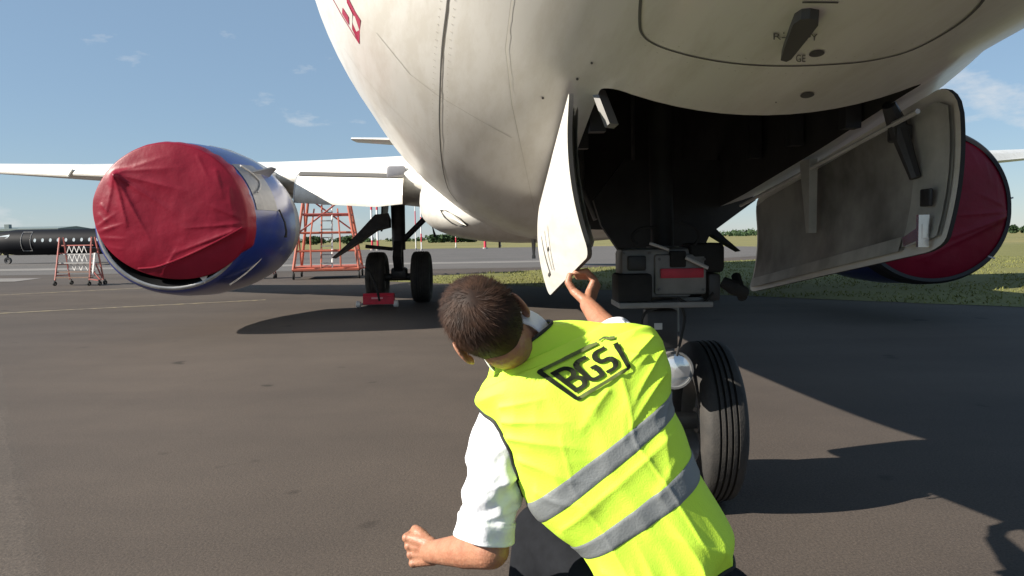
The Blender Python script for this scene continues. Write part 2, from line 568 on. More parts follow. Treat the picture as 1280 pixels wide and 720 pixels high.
skin_strip('panel_line', [(430, 60), (452, 92), (480, 125), (520, 165), (548, 195)], .004, M_SEAM2, fus)
# access panel under the nose
arc = smooth_pix([(1240, -20), (1252, -80), (1240, -160), (1150, -235), (1020, -262), (900, -235), (835, -150), (812, -70), (806, -40), (801, 0), (800, 28), (803, 42), (815, 53), (840, 63), (880, 73), (930, 80), (985, 82), (1040, 80), (1090, 75), (1140, 62), (1190, 35), (1222, 8), (1240, -20)])
skin_strip('access_panel_gap', arc, .0065, M_SEAM, fus, sub=2)
# blade antenna under the access panel
ant = MB()
bp0 = [(1013, 10), (1024, 12), (1024, 19), (1008, 40), (990, 63), (984, 66), (977, 64), (981, 50), (988, 30), (993, 17), (1002, 11)]
base = [on_skin(u, v, -.003)[0] for u, v in bp0]
nb = on_skin(1003, 40)[1]
ant.poly(base, nb * .022)
ant.build('blade_antenna', M_DKGREY, fus, 30)
def oval(cx, cy, rx, ry, rot=0):
    return [(cx + rx * cos(t) * cos(rot) - ry * sin(t) * sin(rot), cy + rx * cos(t) * sin(rot) + ry * sin(t) * cos(rot)) for t in [2 * pi * k / 20 for k in range(20)]]
skin_patch('drain_port', oval(1021, 66, 10, 4, -.15), M_DKGREY, fus)
skin_patch('drain_port', oval(1009, 118, 9, 3.6, -.15), M_DKGREY, fus)
for (u, v, r) in ((740, 78, 1.5), (722, 98, 1.7), (679, 122, 1.5), (980, 40, .9), (970, 127, .9)):
    skin_patch('rivet', oval(u, v, r, r), M_DKGREY, fus)
def skin_text(name, txt, u0, v0, u1, v1, m, parent):
    """stencilled lettering laid on the skin between two pixel corners"""
    cu = bpy.data.curves.new(name, 'FONT'); cu.body = txt; cu.size = 1.0
    to = bpy.data.objects.new(name, cu); COL.objects.link(to)
    bpy.context.view_layer.update()
    d = bpy.context.evaluated_depsgraph_get()
    me = bpy.data.meshes.new_from_object(to.evaluated_get(d), depsgraph=d)
    bpy.data.objects.remove(to)
    xs = [v.co.x for v in me.vertices]; yy = [v.co.y for v in me.vertices]
    x0, x1, y0, y1 = min(xs), max(xs), min(yy), max(yy)
    for v in me.vertices:
        h, n = on_skin(u0 + (v.co.x - x0) / (x1 - x0) * (u1 - u0), v1 + (v.co.y - y0) / (y1 - y0) * (v0 - v1), .0025)
        v.co = h
    return link(name, me, m, parent, 0)
skin_text('stencil_lettering', 'R-', 967, 40, 982, 48, M_STENCIL, fus)
skin_text('stencil_lettering', 'PY', 1008, 41, 1022, 49, M_STENCIL, fus)
skin_text('stencil_lettering', 'GE', 995, 67, 1007, 76, M_STENCIL, fus)
skin_strip('stencil_bar', [(1003, 2), (1048, 2.4)], .006, M_STENCIL, fus)
# flush rivets along the seams
def rivet_row(pix, step, r, off=.0012):
    mb = MB(); prev = None; acc = 0
    for (a, b) in zip(pix[:-1], pix[1:]):
        for k in range(24):
            h, n = on_skin(a[0] + (b[0] - a[0]) * k / 24, a[1] + (b[1] - a[1]) * k / 24, off)
            if h is None: continue
            if prev is not None and (h - prev).length < step: continue
            prev = h
            x = n.cross(Vector((0, 0, 1))).normalized(); y = n.cross(x)
            mb.add([h + (x * cos(t) + y * sin(t)) * r for t in [pi * j / 3 for j in range(6)]], [(0, 1, 2, 3, 4, 5)])
    o = mb.build('rivet_row', M_RIV, fus, 0); o['kind'] = 'stuff'
M_RIV = mat('rivet_heads', (0.50, 0.48, 0.43), 0.5)
rivet_row([(u + 9, v) for u, v in smooth_pix([(561, -10), (553, 60), (550, 127), (553, 205), (562, 238)], 3)], .045, .003)
rivet_row([(u - 9, v) for u, v in smooth_pix([(561, -10), (553, 60), (550, 127), (553, 205), (562, 238)], 3)], .045, .003)
rivet_row([(u, v + 9) for u, v in arc[50:-8]], .035, .0022)
rivet_row([(u, v - 8) for u, v in arc[54:-12]], .035, .0022)
rivet_row([(756, 100), (800, 109), (860, 123), (940, 130), (1040, 123), (1110, 108)], .03, .002)
skin_strip('panel_line', [(640, -5), (632, 60), (640, 130), (655, 200), (668, 262)], .003, M_SEAM2, fus)
# red livery mark on the flank
skin_patch('livery_mark', [(433, 0 - 8), (437, 0), (443, 12), (451, 25), (449.5, 55), (440.5, 36), (441, 16), (434, 3)], M_LOGO, fus)
skin_strip('livery_mark', [(412, -8), (417, 0), (428, 20), (449, 54)], .011, M_LOGO, fus)
skin_patch('livery_mark', [(428.5, 9), (436, 21), (436.5, 31), (428, 17)], M_LOGO, fus)

# inside of the nose wheel well: frames, pipes, side brackets
w = MB()
for y in (-.85, -.4, .05):
    w.box((0, y, 2.35), (.86, .05, .12))
    for s in (-1, 1): w.box((s * .40, y, 1.95), (.05, .05, .85))
w.build('well_frame', M_DKMET, fus)
w = MB()
w.tube([(-.2, 1.44, 2.2), (-.2, 1.40, 1.5), (-.12, 1.36, 1.3)], .018, 8)
w.build('hydraulic_pipe', M_STRUT, fus); w = MB()
w.tube([(.12, 1.44, 2.3), (.12, 1.42, 1.3)], .012, 8)
w.build('hydraulic_pipe', M_STRUT, fus); w = MB()
w.tube([(-.3, -.9, 2.3), (-.3, -.2, 2.25), (-.3, .4, 2.0)], .015, 8)
w.build('hydraulic_pipe', M_STRUT, fus)
w = MB()
w.bar((-.43, -1.12, 1.60), (-.40, -1.16, 1.50), .035, .02)
w.build('hinge_bracket', M_GREYP, fus)

# ---- nose wheel doors
def door(s, topx, botx):
    ny, nz = 34, 16
    y0, y1, r = -1.21, .40, .09
    us = sorted(set([0, .004, .012, .024, .04, .056] + [i / 26 for i in range(2, 25)] + [1 - .056, 1 - .04, 1 - .024, 1 - .012, 1 - .004, 1]))
    def pt(u, q, off):
        y = y0 + (y1 - y0) * u
        zt = 1.605 + (1.36 - 1.605) * u
        zb = 1.150 + (.915 - 1.150) * u
        e = min(y - y0, y1 - y)
        if e < r:
            c = r - sqrt(max(0, r * r - (r - e) ** 2))
            zt -= c; zb += c * .35
        z = zt + (zb - zt) * q
        qq = (1.605 - .245 * u - z) / .455
        x = topx + (botx - topx) * qq + .030 * 4 * qq * (1 - qq) - off
        return Vector((s * x, y, z))
    outer = [[pt(u, k / nz, 0) for k in range(nz + 1)] for u in us]
    inner = [[pt(u, k / nz, .013) for k in range(nz + 1)] for u in us]
    N, K = len(us), nz + 1
    mb = MB()
    vs_ = [p for r_ in outer for p in r_] + [p for r_ in inner for p in r_]
    f = []
    for i in range(N - 1):
        for k in range(nz):
            a = i * K + k
            f.append((a, a + 1, a + K + 1, a + K))
            a += N * K
            f.append((a, a + K, a + K + 1, a + 1))
    rim = [i * K for i in range(N)] + [(N - 1) * K + k for k in range(1, K)] + [i * K + nz for i in range(N - 2, -1, -1)] + [k for k in range(nz - 1, 0, -1)]
    mb.add(vs_, f)
    mb.cur = 1
    nr = len(rim)
    mb.f += [(rim[i], rim[(i + 1) % nr], rim[(i + 1) % nr] + N * K, rim[i] + N * K) for i in range(nr)]
    mb.mi += [1] * nr
    d = mb.build('nose_gear_door', [M_WHITE, M_BLACK], plane, 40)
    # raised liner with a lighter frame on the inner face
    def patch(name, ua, ub, qa, qb, off, m, nn=10):
        g = [[pt(ua + (ub - ua) * i / nn, qa + (qb - qa) * k / 6, off) for k in range(7)] for i in range(nn + 1)]
        b_ = MB()
        b_.loft(g, closed=False)
        o2 = [[p + Vector((s * .010, 0, 0)) for p in r_] for r_ in g]
        b_.loft(o2, closed=False)
        return b_.build(name, m, d, 30)
    patch('liner_panel', .13, .97, .07, .93, .024, M_LINER)
    patch('frame_strip', .014, .125, .08, .93, .029, M_LRIM, 4)
    patch('frame_strip', .13, .97, .86, .955, .031, M_LRIM)
    # hinge arms
    b_ = MB()
    for ua, wd in ((.50, .055),):
        t0, t1, t2 = pt(ua, .02, .06), pt(ua + .02, .62, .05), pt(ua + .06, .02, .06)
        b_.poly([t0 + Vector((0, -.035, 0)), t1 + Vector((0, -.012, 0)), t1 + Vector((0, .012, 0)), t0 + Vector((0, .06, 0))], (-s * .03, 0, 0))
    b_.build('hinge_arm', M_LRIM, d)
    b_ = MB()
    if s < 0: return d, pt
    t0 = pt(.13, .12, .04); t1 = pt(.10, .50, .045)
    b_.tube([t0 + Vector((-s * .07, -.03, .05)), t0 + Vector((-s * .03, 0, 0)), t1], [.02, .028, .016], 8)
    b_.box(t0 + Vector((-s * .02, 0, -.03)), (.05, .06, .05), bev=.008)
    b_.build('door_actuator', M_DKMET, d)
    b_ = MB()
    t0 = pt(.06, .86, .045)
    b_.poly([t0 + Vector((-s * .001, -.05, .02)), t0 + Vector((-s * .001, .06, -.02)), t0 + Vector((-s * .001, .05, -.045)), t0 + Vector((-s * .001, -.05, -.02))], (-s * .014, 0, 0))
    b_.box(t0 + Vector((-s * .01, -.04, 0)), (.03, .012, .09))
    b_.build('latch_fitting', M_CHROME, d)
    b_ = MB()
    b_.box(pt(.05, .66, .05), (.012, .05, .05), bev=.004)
    b_.build('stop_pad', M_DKMET, d)
    return d, pt
door_r, dpt_r = door(1, .53, .505)
door_l, dpt_l = door(-1, .515, .47)
# black characters on the outer skin of the lit door
for (ua, qa, ub, qb, wd) in ((.56, .50, .62, .86, .016), (.67, .48, .67, .84, .016), (.62, .66, .67, .66, .014), (.80, .46, .74, .84, .016), (.74, .84, .82, .84, .014)):
    a = [dpt_l(ua + (ub - ua) * k / 8, qa + (qb - qa) * k / 8, -.0025) for k in range(9)]
    t = (a[-1] - a[0]).normalized()
    n = Vector((-1, 0, 0)).cross(t).normalized() * wd / 2
    mk = MB(); mk.add([p - n for p in a] + [p + n for p in a], [(i, i + 1, i + 10, i + 9) for i in range(8)]); mk.build('door_lettering', M_DKGREY, door_l, 0)
# lit metal strip along the well edge above the shaded door
st = MB()
for s in (1,):
    st.tube([(s * .45, -1.15, 1.53), (s * .455, .40, 1.335)], .0075, 8)
st.build('hinge_rail', M_RAIL, fus)

# ---- nose gear
bk = MB()  # dark panel added behind the strut to blacken the view under the bay
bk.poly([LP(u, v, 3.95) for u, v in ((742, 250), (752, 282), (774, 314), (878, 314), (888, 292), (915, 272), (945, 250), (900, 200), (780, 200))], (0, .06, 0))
bk.build('bay_dark_panel', M_WELL, fus)
M_LABEL = mat('label_white', (0.55, 0.55, 0.53), 0.5)
ng = MB()
ng.tube([(0, .13, .36), (0, .07, .62), (0, .03, .8)], [.052, .052, .052], 16)
ng.tube([(0, .03, .78), (0, .05, 1.15)], [.068, .07], 16)
ng.tube([(-.26, .13, .36), (.26, .13, .36)], .04, 12)
gear = ng.build('nose_gear', M_STRUT, plane)
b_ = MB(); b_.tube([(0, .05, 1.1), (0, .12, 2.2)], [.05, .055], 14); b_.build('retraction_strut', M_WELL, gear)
def tyre(x, y, z, R, W, name, parent, rimr, grooves=4, n=56):
    h = W / 2
    prof = []
    prof += [(-h * .62, rimr), (-h * .92, rimr + (R - rimr) * .25), (-h, rimr + (R - rimr) * .5), (-h * .95, rimr + (R - rimr) * .75), (-h * .80, R * .965), (-h * .66, R * .988)]
    tw = h * .62
    if grooves:
        g = [(-tw + 2 * tw * (k + 1) / (grooves + 1)) for k in range(grooves)]
        for gx in g:
            gw = W * .028
            prof += [(gx - gw, R * (1 - .010 * (gx / tw) ** 2)), (gx - gw * .8, R * .962), (gx + gw * .8, R * .962), (gx + gw, R * (1 - .010 * (gx / tw) ** 2))]
    else:
        prof += [(-tw * .5, R), (tw * .5, R)]
    prof += [(h * .66, R * .988), (h * .80, R * .965), (h * .95, rimr + (R - rimr) * .75), (h, rimr + (R - rimr) * .5), (h * .92, rimr + (R - rimr) * .25), (h * .62, rimr)]
    b_ = MB(); b_.revolve(prof, (x, y, z), 'x', n, closed_prof=True)
    t = b_.build(name, M_TYRE, parent, 35)
    b_ = MB()
    b_.revolve([(-h * .6, rimr * 1.01), (-h * .72, rimr * .97), (-h * .55, rimr * .85), (-h * .2, rimr * .7), (-h * .25, rimr * .35), (-h * .5, rimr * .3), (-h * .5, .001)], (x, y, z), 'x', 28)
    b_.revolve([(h * .6, rimr * 1.01), (h * .72, rimr * .97), (h * .55, rimr * .85), (h * .2, rimr * .7), (h * .25, rimr * .35), (h * .5, rimr * .3), (h * .5, .001)], (x, y, z), 'x', 28)
    b_.build('rim', M_GREYP, parent, 30)
    return t
for s in (-1, 1):
    tyre(s * .215, .13, .36, .36, .195, 'tyre', gear, .19)
# steering unit box with red placard
def bx(u0, v0, u1, v1, d, th, bev=.006):
    a, b = LP(u0, v0, d), LP(u1, v1, d)
    return ((a + b) / 2 + Vector((0, th / 2, 0)), (abs(b.x - a.x), th, abs(a.z - b.z)), None, bev)
DG = 3.02
b_ = MB(); b_.box(*bx(776, 311, 866, 372, DG, .16, .02)); b_.build('steering_unit', M_GREYP, gear)
b_ = MB(); b_.box(*bx(818, 318, 884, 368, DG - .012, .05, .012)); b_.build('cover_plate', M_GREYP, gear)
b_ = MB(); b_.box(*bx(785, 320, 808, 338, DG - .02, .02)); b_.build('relay_box', M_DKMET, gear)
b_ = MB(); b_.box(*bx(772, 343, 816, 378, DG - .05, .16, .012)); b_.build('actuator_block', M_BLACK, gear)
b_ = MB(); b_.box(*bx(862, 304, 907, 341, DG - .01, .16, .02)); b_.build('actuator_block', M_BLACK, gear)
b_ = MB(); b_.box(*bx(886, 342, 901, 376, DG - .02, .12, .01)); b_.build('actuator_block', M_DKMET, gear)
b_ = MB(); b_.box(*bx(838, 314, 858, 334, DG - .025, .05, .006)); b_.build('notch_block', M_BLACK, gear)  # black block drawn for a dark notch in the plate
b_ = MB(); b_.box(*bx(826, 336, 880, 347, DG - .022, .012, .002)); b_.build('red_placard', M_RED, gear)
b_ = MB(); b_.box(*bx(774, 379, 892, 384, DG - .06, .22, .003)); b_.build('spray_shelf', M_GREYP, gear)
b_ = MB()
b_.tube([LP(812, 304, DG - .03), LP(836, 312, DG - .03)], .006, 8); b_.build('locking_rod', M_LABEL, gear); b_ = MB()
b_.tube([LP(857, 322, DG - .04), LP(885, 335, DG - .04)], .007, 8)
b_.build('locking_rod', M_LABEL, gear)
b_ = MB()
b_.tube([LP(903, 352, DG), LP(918, 360, DG - .02), LP(932, 366, DG)], [.022, .03, .022], 10)
b_.tube([LP(920, 345, DG + .1), LP(928, 372, DG)], .02, 8)
b_.build('door_link', M_BLACK, gear)
for hs in ([(822, 384), (806, 392), (802, 410), (812, 432), (826, 450)], [(850, 378), (856, 396), (852, 420), (846, 445)], [(796, 306), (790, 296), (800, 286), (818, 284)], [(868, 306), (874, 296), (868, 284), (850, 278)], [(846, 372), (862, 380), (880, 378), (892, 366)]):
    b_ = MB(); b_.tube([LP(u, v, DG - .045) for k, (u, v) in enumerate(smooth_pix(hs, 4))][::1], .006, 6); b_.build('hose', M_BLACK, gear)
for (u, v) in ((824, 324), (880, 324), (824, 362), (880, 362), (780, 316), (812, 316)):
    b_ = MB(); c_ = LP(u, v, DG - .016); b_.tube([c_, c_ + Vector((0, -.006, 0))], .006, 6); b_.build('bolt', M_STRUT, gear)
b_ = MB(); b_.box(*bx(809, 388, 848, 436, DG + .04, .10, .01)); b_.build('lower_collar', M_DKMET, gear)
b_ = MB(); b_.box(*bx(818, 404, 828, 412, DG + .036, .01, .001)); b_.build('maker_plate', M_LABEL, gear)
b_ = MB(); b_.bar((-.05, -.02, .78), (-.05, -.16, .58), .05, .03); b_.bar((-.05, -.16, .58), (-.05, -.03, .4), .05, .03); b_.build('torque_link', M_STRUT, gear)
lc = LP(843, 463, 3.02)
b_ = MB(); b_.revolve([(.10, .02), (.085, .055), (.05, .072), (0, .078), (-.006, .076), (-.006, .068), (0, .066)], tuple(lc), 'y', 28)
lamp = b_.build('taxi_light', M_STRUT, gear)
b_ = MB(); b_.revolve([(.0, .067), (-.006, .05), (-.010, .03), (-.012, .001)], tuple(lc), 'y', 28); b_.build('lens', M_GLASS, gear)

# ---- wings
def naca(t, n=18):
    up, lo = [], []
    for i in range(n + 1):
        x = 0.5 * (1 - cos(pi * i / n))
        yt = 5 * t * (.2969 * sqrt(x) - .126 * x - .3516 * x * x + .2843 * x ** 3 - .1036 * x ** 4)
        c = .02 * (1 - (2 * x - 1) ** 2)
        up.append((x, c + yt)); lo.append((x, c - yt))
    return up[::-1] + lo[1:-1]
def surface(name, secs, parent, m, s, vertical=False):
    mb = MB(); rings = []
    for (x, yl, ch, z, t) in secs:
        rings.append([Vector((s * x, yl + px * ch, z + pz * ch)) if not vertical else Vector((pz * ch, yl + px * ch, x)) for px, pz in naca(t)])
    mb.loft(rings)
    return mb.build(name, m, parent, 50)
WSEC = [(1.2, 8.0, 7.9, 2.02, .13), (1.9, 8.45, 7.2, 2.10, .13), (3.9, 9.85, 5.6, 2.28, .125), (4.9, 10.4, 5.0, 2.36, .12), (9.5, 12.8, 3.2, 2.72, .11), (14.2, 15.25, 1.7, 3.12, .10), (14.4, 15.6, 1.2, 3.14, .06)]
def wing_le(x):
    for a, b in zip(WSEC[:-1], WSEC[1:]):
        if a[0] <= x <= b[0]:
            t = (x - a[0]) / (b[0] - a[0])
            return Vector((x, a[1] + (b[1] - a[1]) * t, a[3] + (b[3] - a[3]) * t))
for s in (-1, 1):
    wg = surface('wing', WSEC, plane, M_WHITE, s)
    # Krueger flap hanging below the leading edge
    kr = MB(); rings = []
    for x in (2.15, 2.6, 3.1, 3.6, 4.10):
        le = wing_le(x)
        c = 1.12 if x > 2.2 else .95
        prof = [(.02, .05), (-.10, .0), (-.20, -.11), (-.27, -.24), (-.29, -.34), (-.26, -.40), (-.22, -.39), (-.23, -.30), (-.17, -.14), (-.06, -.06), (.02, -.02)]
        rings.append([Vector((s * x, le.y + a * c - .06, le.z - .01 + b * c)) for a, b in prof])
    kr.loft(rings)
    kf = kr.build('krueger_flap', M_WHITE, wg, 40)
    kg = MB(); rr2 = [[r_[0] + Vector((0, -.01, .012)), r_[1] + Vector((0, .02, .03)), r_[0] + Vector((0, .08, .05))] for r_ in rings]
    kg.loft(rr2, closed=False); kg.build('gap_dark_strip', M_SEAM, kf, 0)  # dark strip laid in for the shaded gap above the flap
    ke = MB(); ke.poly([p + Vector((s * .004, 0, 0)) for p in rings[-1]], (s * .02, 0, 0)); ke.build('end_cap', M_PYLON, kf)
    # landing light in the root of the leading edge
    ll = MB(); le = wing_le(2.25)
    ll.box((s * 2.28, le.y + .02, le.z + .10), (.30, .10, .22), bev=.04)
    ll.build('landing_light', M_COWLG, wg)
    fl = MB()
    c = wing_le(7.2); 
    fl.tube([(s * 7.2, c.y + 1.3, c.z - .12), (s * 7.2, c.y + 1.8, c.z - .24), (s * 7.2, c.y + 3.0, c.z - .34), (s * 7.2, c.y + 4.6, c.z - .2), (s * 7.2, c.y + 5.2, c.z - .1)], [.02, .12, .17, .12, .02], 14)
    fl.build('flap_track_fairing', M_WHITE, wg)
    ga = MB()
    for x0, x1 in ((6.0, 9.4), (9.5, 13.6)):
        a, b = wing_le(x0), wing_le(x1)
        ga.poly([(s * a.x, a.y - .02, a.z + .06), (s * b.x, b.y - .02, b.z + .04), (s * b.x, b.y - .16, b.z - .06), (s * a.x, a.y - .20, a.z - .10)], (0, .02, -.03))
    ga.build('slat', M_WHITE, wg)
    st_ = surface('stabilizer', [(.3, 22.9, 3.4, 4.45, .1), (6.3, 26.4, 1.25, 5.10, .09)], plane, M_WHITE, s)
surface('tail_fin', [(4.9, 20.4, 6.0, 0, .09), (11.1, 26.2, 2.2, 0, .09)], plane, M_WHITE, 1, True)

# wing to body fairing
bf = MB(); rings = []
for y, wf, zb, zt in ((5.0, .9, 1.30, 1.9), (5.6, 1.3, 1.18, 2.0), (6.6, 1.62, 1.13, 2.15), (8, 1.86, 1.115, 2.35), (9.5, 1.98, 1.11, 2.5), (12, 2.05, 1.11, 2.5), (15, 1.95, 1.13, 2.4), (17, 1.5, 1.2, 2.2), (18.2, .9, 1.32, 2.1)):
    ring = []
    for k in range(48):
        t = 2 * pi * k / 48
        c, s_ = cos(t), sin(t)
        e = 2 / 2.7
        ring.append(Vector((wf * abs(c) ** e * (1 if c > 0 else -1), y, (zb + zt) / 2 + (zt - zb) / 2 * abs(s_) ** e * (1 if s_ > 0 else -1))))
    rings.append(ring)
bf.loft(rings)
fair = bf.build('belly_fairing', M_WHITE, plane, 40)
fair_bvh = BVHTree.FromPolygons([v.co.copy() for v in fair.data.vertices], [tuple(p.vertices) for p in fair.data.polygons])
def on_fair(u, v, off):
    o = AIR_INV @ Vector((0, 0, CAM_H)); d = (AIR_INV @ P(u, v, 5.0) - o).normalized()
    h, n, i, di = fair_bvh.ray_cast(o, d)
    if h is None: return None
    if n.dot(d) > 0: n = -n
    return h + n * off
for nm, px, m, off in (('air_inlet', [(551, 262), (560, 263), (575, 271), (586, 281), (580, 283), (566, 279), (556, 271)], M_BLACK, .014), ('inlet_lip', [(557, 262.5), (566, 265), (577, 272), (584.5, 279.5), (578, 277), (566, 271)], M_WHITE, .03)):  # black patch stands for the shaded opening, white patch for its lit inside
    q = [on_fair(u, v, off) for u, v in px]
    if all(q):
        b_ = MB(); c = sum(q, Vector()) / len(q)
        b_.add(q + [c], [(i, (i + 1) % len(q), len(q)) for i in range(len(q))]); b_.build(nm, m, fair, 0)
# masts under the belly
b_ = MB()
a = LP(667, 301, 9.0); b_.tube([a + Vector((0, 0, .05)), a - Vector((0, 0, .19))], [.03, .014], 8); b_.tube([a - Vector((0, 0, .17)), a - Vector((0, 0, .21))], .022, 8)
b_.build('drain_mast', M_GREYP, fair)
b_ = MB(); a = LP(623, 297, 10.5); b_.poly([a + Vector((0, -.1, .06)), a + Vector((0, .14, .06)), a + Vector((0, .1, -.14)), a + Vector((0, 0, -.14))], (.03, 0, 0)); b_.build('belly_antenna', M_DKGREY, fair)

# ---- engines
NAC_Y, NAC_Z, NAC_X = 6.32, 1.47, 4.80
def sq(p, q):
    # flattened underside and fuller lower flanks
    if q < 0:
        return p * (1 + .05 * min(1, -q)), q * .94
    return p, q
def nacelle(s):
    c = (s * NAC_X, NAC_Y, NAC_Z)
    b_ = MB(); b_.revolve([(.016, .918), (.04, .943), (.09, .965), (.16, .985), (.5, 1.03), (1.0, 1.06), (1.6, 1.05), (1.75, 1.04), (2.1, 1.005)], c, 'y', 64, squash=sq)
    nac = b_.build('engine_nacelle', M_BLUE, plane, 40)
    b_ = MB(); b_.revolve([(.012, .868), (.0, .885), (.008, .905), (.016, .918)], c, 'y', 64, squash=sq); b_.build('inlet_lip', M_LIP, nac, 60)
    b_ = MB(); b_.revolve([(.012, .868), (.05, .84), (.15, .81), (.35, .80), (.7, .79), (1.0, .78), (1.0, .3), (.75, .12), (.6, .002)], c, 'y', 48, squash=sq); b_.build('inlet_duct', M_DUCT, nac, 40)
    b_ = MB(); b_.revolve([(2.1, 1.005), (2.3, .98), (2.9, .86), (3.3, .76), (3.3, .70), (2.8, .72)], c, 'y', 64, squash=sq); b_.build('thrust_reverser', M_COWLG, nac, 40)
    b_ = MB(); b_.revolve([(2.8, .50), (3.4, .46), (4.0, .38), (4.0, .34), (4.4, .15), (4.6, .002)], c, 'y', 40); b_.build('exhaust_nozzle', M_CHROME, nac, 40)
    # strake on the inboard shoulder
    b_ = MB()
    ang = radians(38)
    rr = Vector((-s * cos(ang), 0, sin(ang)))
    p0 = Vector(c)
    b_.poly([p0 + rr * 1.04 + Vector((0, .62, 0)), p0 + rr * 1.22 + Vector((0, 1.15, 0)), p0 + rr * 1.22 + Vector((0, 1.35, 0)), p0 + rr * 1.03 + Vector((0, 1.45, 0))], Vector((s * sin(ang), 0, cos(ang))) * .02)
    b_.build('strake', M_COWLG, nac)
    b_ = MB()
    t0, t1 = radians(8), radians(46)
    g = [[Vector((c[0] - s * (rad + .006) * cos(t0 + (t1 - t0) * k / 10), c[1] + ya, c[2] + (rad + .006) * sin(t0 + (t1 - t0) * k / 10))) for k in range(11)] for ya, rad in ((.28, 1.003), (.5, 1.03), (.8, 1.048), (1.0, 1.06))]
    b_.loft(g, closed=False); b_.build('cowl_panel', M_COWLG, nac, 0)
    # pylon and top fairing
    b_ = MB(); rings = []
    for y, z0, z1, hw in ((.75, 2.3, 2.47, .06), (1.2, 2.2, 2.55, .16), (1.9, 2.1, 2.57, .22), (2.8, 1.9, 2.53, .24), (3.6, 1.85, 2.47, .24), (4.4, 1.95, 2.42, .22), (6.2, 2.1, 2.3, .10)):
        yy, cx = NAC_Y + y, s * NAC_X
        rings.append([Vector((cx - hw, yy, z0)), Vector((cx + hw, yy, z0)), Vector((cx + hw, yy, z1 - .08)), Vector((cx + hw * .6, yy, z1)), Vector((cx - hw * .6, yy, z1)), Vector((cx - hw, yy, z1 - .08))])
    b_.loft(rings); b_.build('pylon', M_PYLON, nac, 45)
    return nac
nac_l = nacelle(-1)
nac_r = nacelle(1)
b_ = MB()
b_.tube([LP(349, 262, 10.6), LP(356, 278, 10.6), LP(358, 290, 10.6), LP(357, 297, 10.6)], [.012, .012, .016, .02], 8)
b_.build('hanging_strap', M_BLACK, nac_l)

# ---- main landing gear
def main_gear(s):
    x, y = s * 2.60, 11.25
    b_ = MB()
    b_.tube([(x, y, .51), (x, y, 1.2)], .085, 14)
    b_.tube([(x, y, 1.0), (x, y - .02, 2.3)], [.125, .14], 14)
    b_.tube([(x - .45, y, .485), (x + .45, y, .485)], .07, 12)
    b_.box((x, y - .02, .56), (.3, .26, .22), bev=.05)
    mg = b_.build('main_gear', M_DKMET, plane)
    for k in (-1, 1):
        tyre(x + k * .42, y, .485, .485, .36, 'tyre', mg, .24, 4, 44)
    b_ = MB(); b_.tube([(x - s * .05, y, 1.15), (x - s * .95, y - .1, 2.0)], .055, 10); b_.build('side_brace', M_DKMET, mg)
    b_ = MB(); b_.bar((x, y - .12, 1.15), (x, y - .34, .86), .16, .05); b_.bar((x, y - .34, .86), (x, y - .12, .6), .16, .05); b_.build('torque_link', M_DKMET, mg)
    b_ = MB(); b_.poly([(x + s * .22, y - .3, 2.2), (x + s * .22, y + .6, 2.2), (x + s * .28, y + .5, 1.55), (x + s * .28, y - .2, 1.35)], (s * .03, 0, 0)); b_.build('gear_door', M_DKMET, mg)
    b_ = MB()
    path = [(.10, 1.42), (.35, 1.36), (.62, 1.18), (.88, 1.02), (1.15, .86)]
    wd = [.26, .30, .20, .10, .03]
    rings = [[Vector((x + s * a, y - .5 - .06, b + h)), Vector((x + s * a, y - .5 + .25, b + h * .6)), Vector((x + s * a, y - .5 + .25, b - .0)), Vector((x + s * a, y - .5 - .06, b + .02))] for (a, b), h in zip(path, wd)]
    b_.loft(rings); b_.build('wheel_well_flap', M_DKMET, mg, 30)
    b_ = MB(); b_.tube([(x + s * .1, y - .15, 1.02), (x + s * .6, y - .2, 1.08)], .035, 8); b_.build('brake_pipe', M_DKMET, mg)
    return mg
main_gear(-1); main_gear(1)
b_ = MB(); b_.tube([LP(538, 275, 15.2), LP(541, 285, 15.2), LP(544, 296, 15.2)], [.012, .012, .03], 6); b_.build('static_wick', M_BLACK, plane)
# ------------------------------------------------------------------ red engine covers
M_COVER = mat('red_vinyl', (0.205, 0.006, 0.022), 0.42, var=0.2, vscale=2.5, bump=0.10, bscale=22, spec=.22)
M_HEM = mat('black_hem', (0.015, 0.014, 0.016), 0.6)
M_STRAP = mat('grey_strap', (0.45, 0.43, 0.42), 0.6, var=0.2, vscale=9)
CREASES = [(-.62, .60, .30, .36, .030, .035, 1, .1), (-.62, .60, .10, .10, .026, .03, 1, .1), (-.60, .58, -.22, -.20, .030, .03, 1, .15), (-.60, .58, -.48, -.05, .034, .028, 1, .2), (-.60, .62, .20, .66, .024, .03, 1, .1),
    (-.55, .62, .0, .80, .016, .02, 1, .2), (-.62, .55, -.74, .10, .020, .02, .9, .2), (.93, -.10, .10, -.42, .034, .03, 1, .2), (.93, -.12, -.20, -.68, .030, .026, 1, .3), (.92, -.05, .20, -.10, .022, .028, 1, .1), (.90, .02, .45, .22, .016, .025, 1, .1),
    (-.93, -.14, -.52, -.02, .030, .020, 1, .1), (-.93, -.20, -.50, -.22, .026, .018, 1, .1), (-.90, -.06, -.60, .12, .022, .016, 1, .1), (-.88, -.30, -.55, -.36, .018, .015, 1, .2), (-.80, .22, -.62, .02, .016, .012, 1, .2), (-.84, .10, -.66, -.08, .014, .012, 1, .2),
    (-.10, -.70, .12, -.35, .018, .02, 1, .1), (.62, .62, .70, .30, .014, .02, 1, .2), (.40, .80, .55, .48, .012, .02, 1, .2), (.78, .40, .80, .12, .012, .016, 1, .2)]
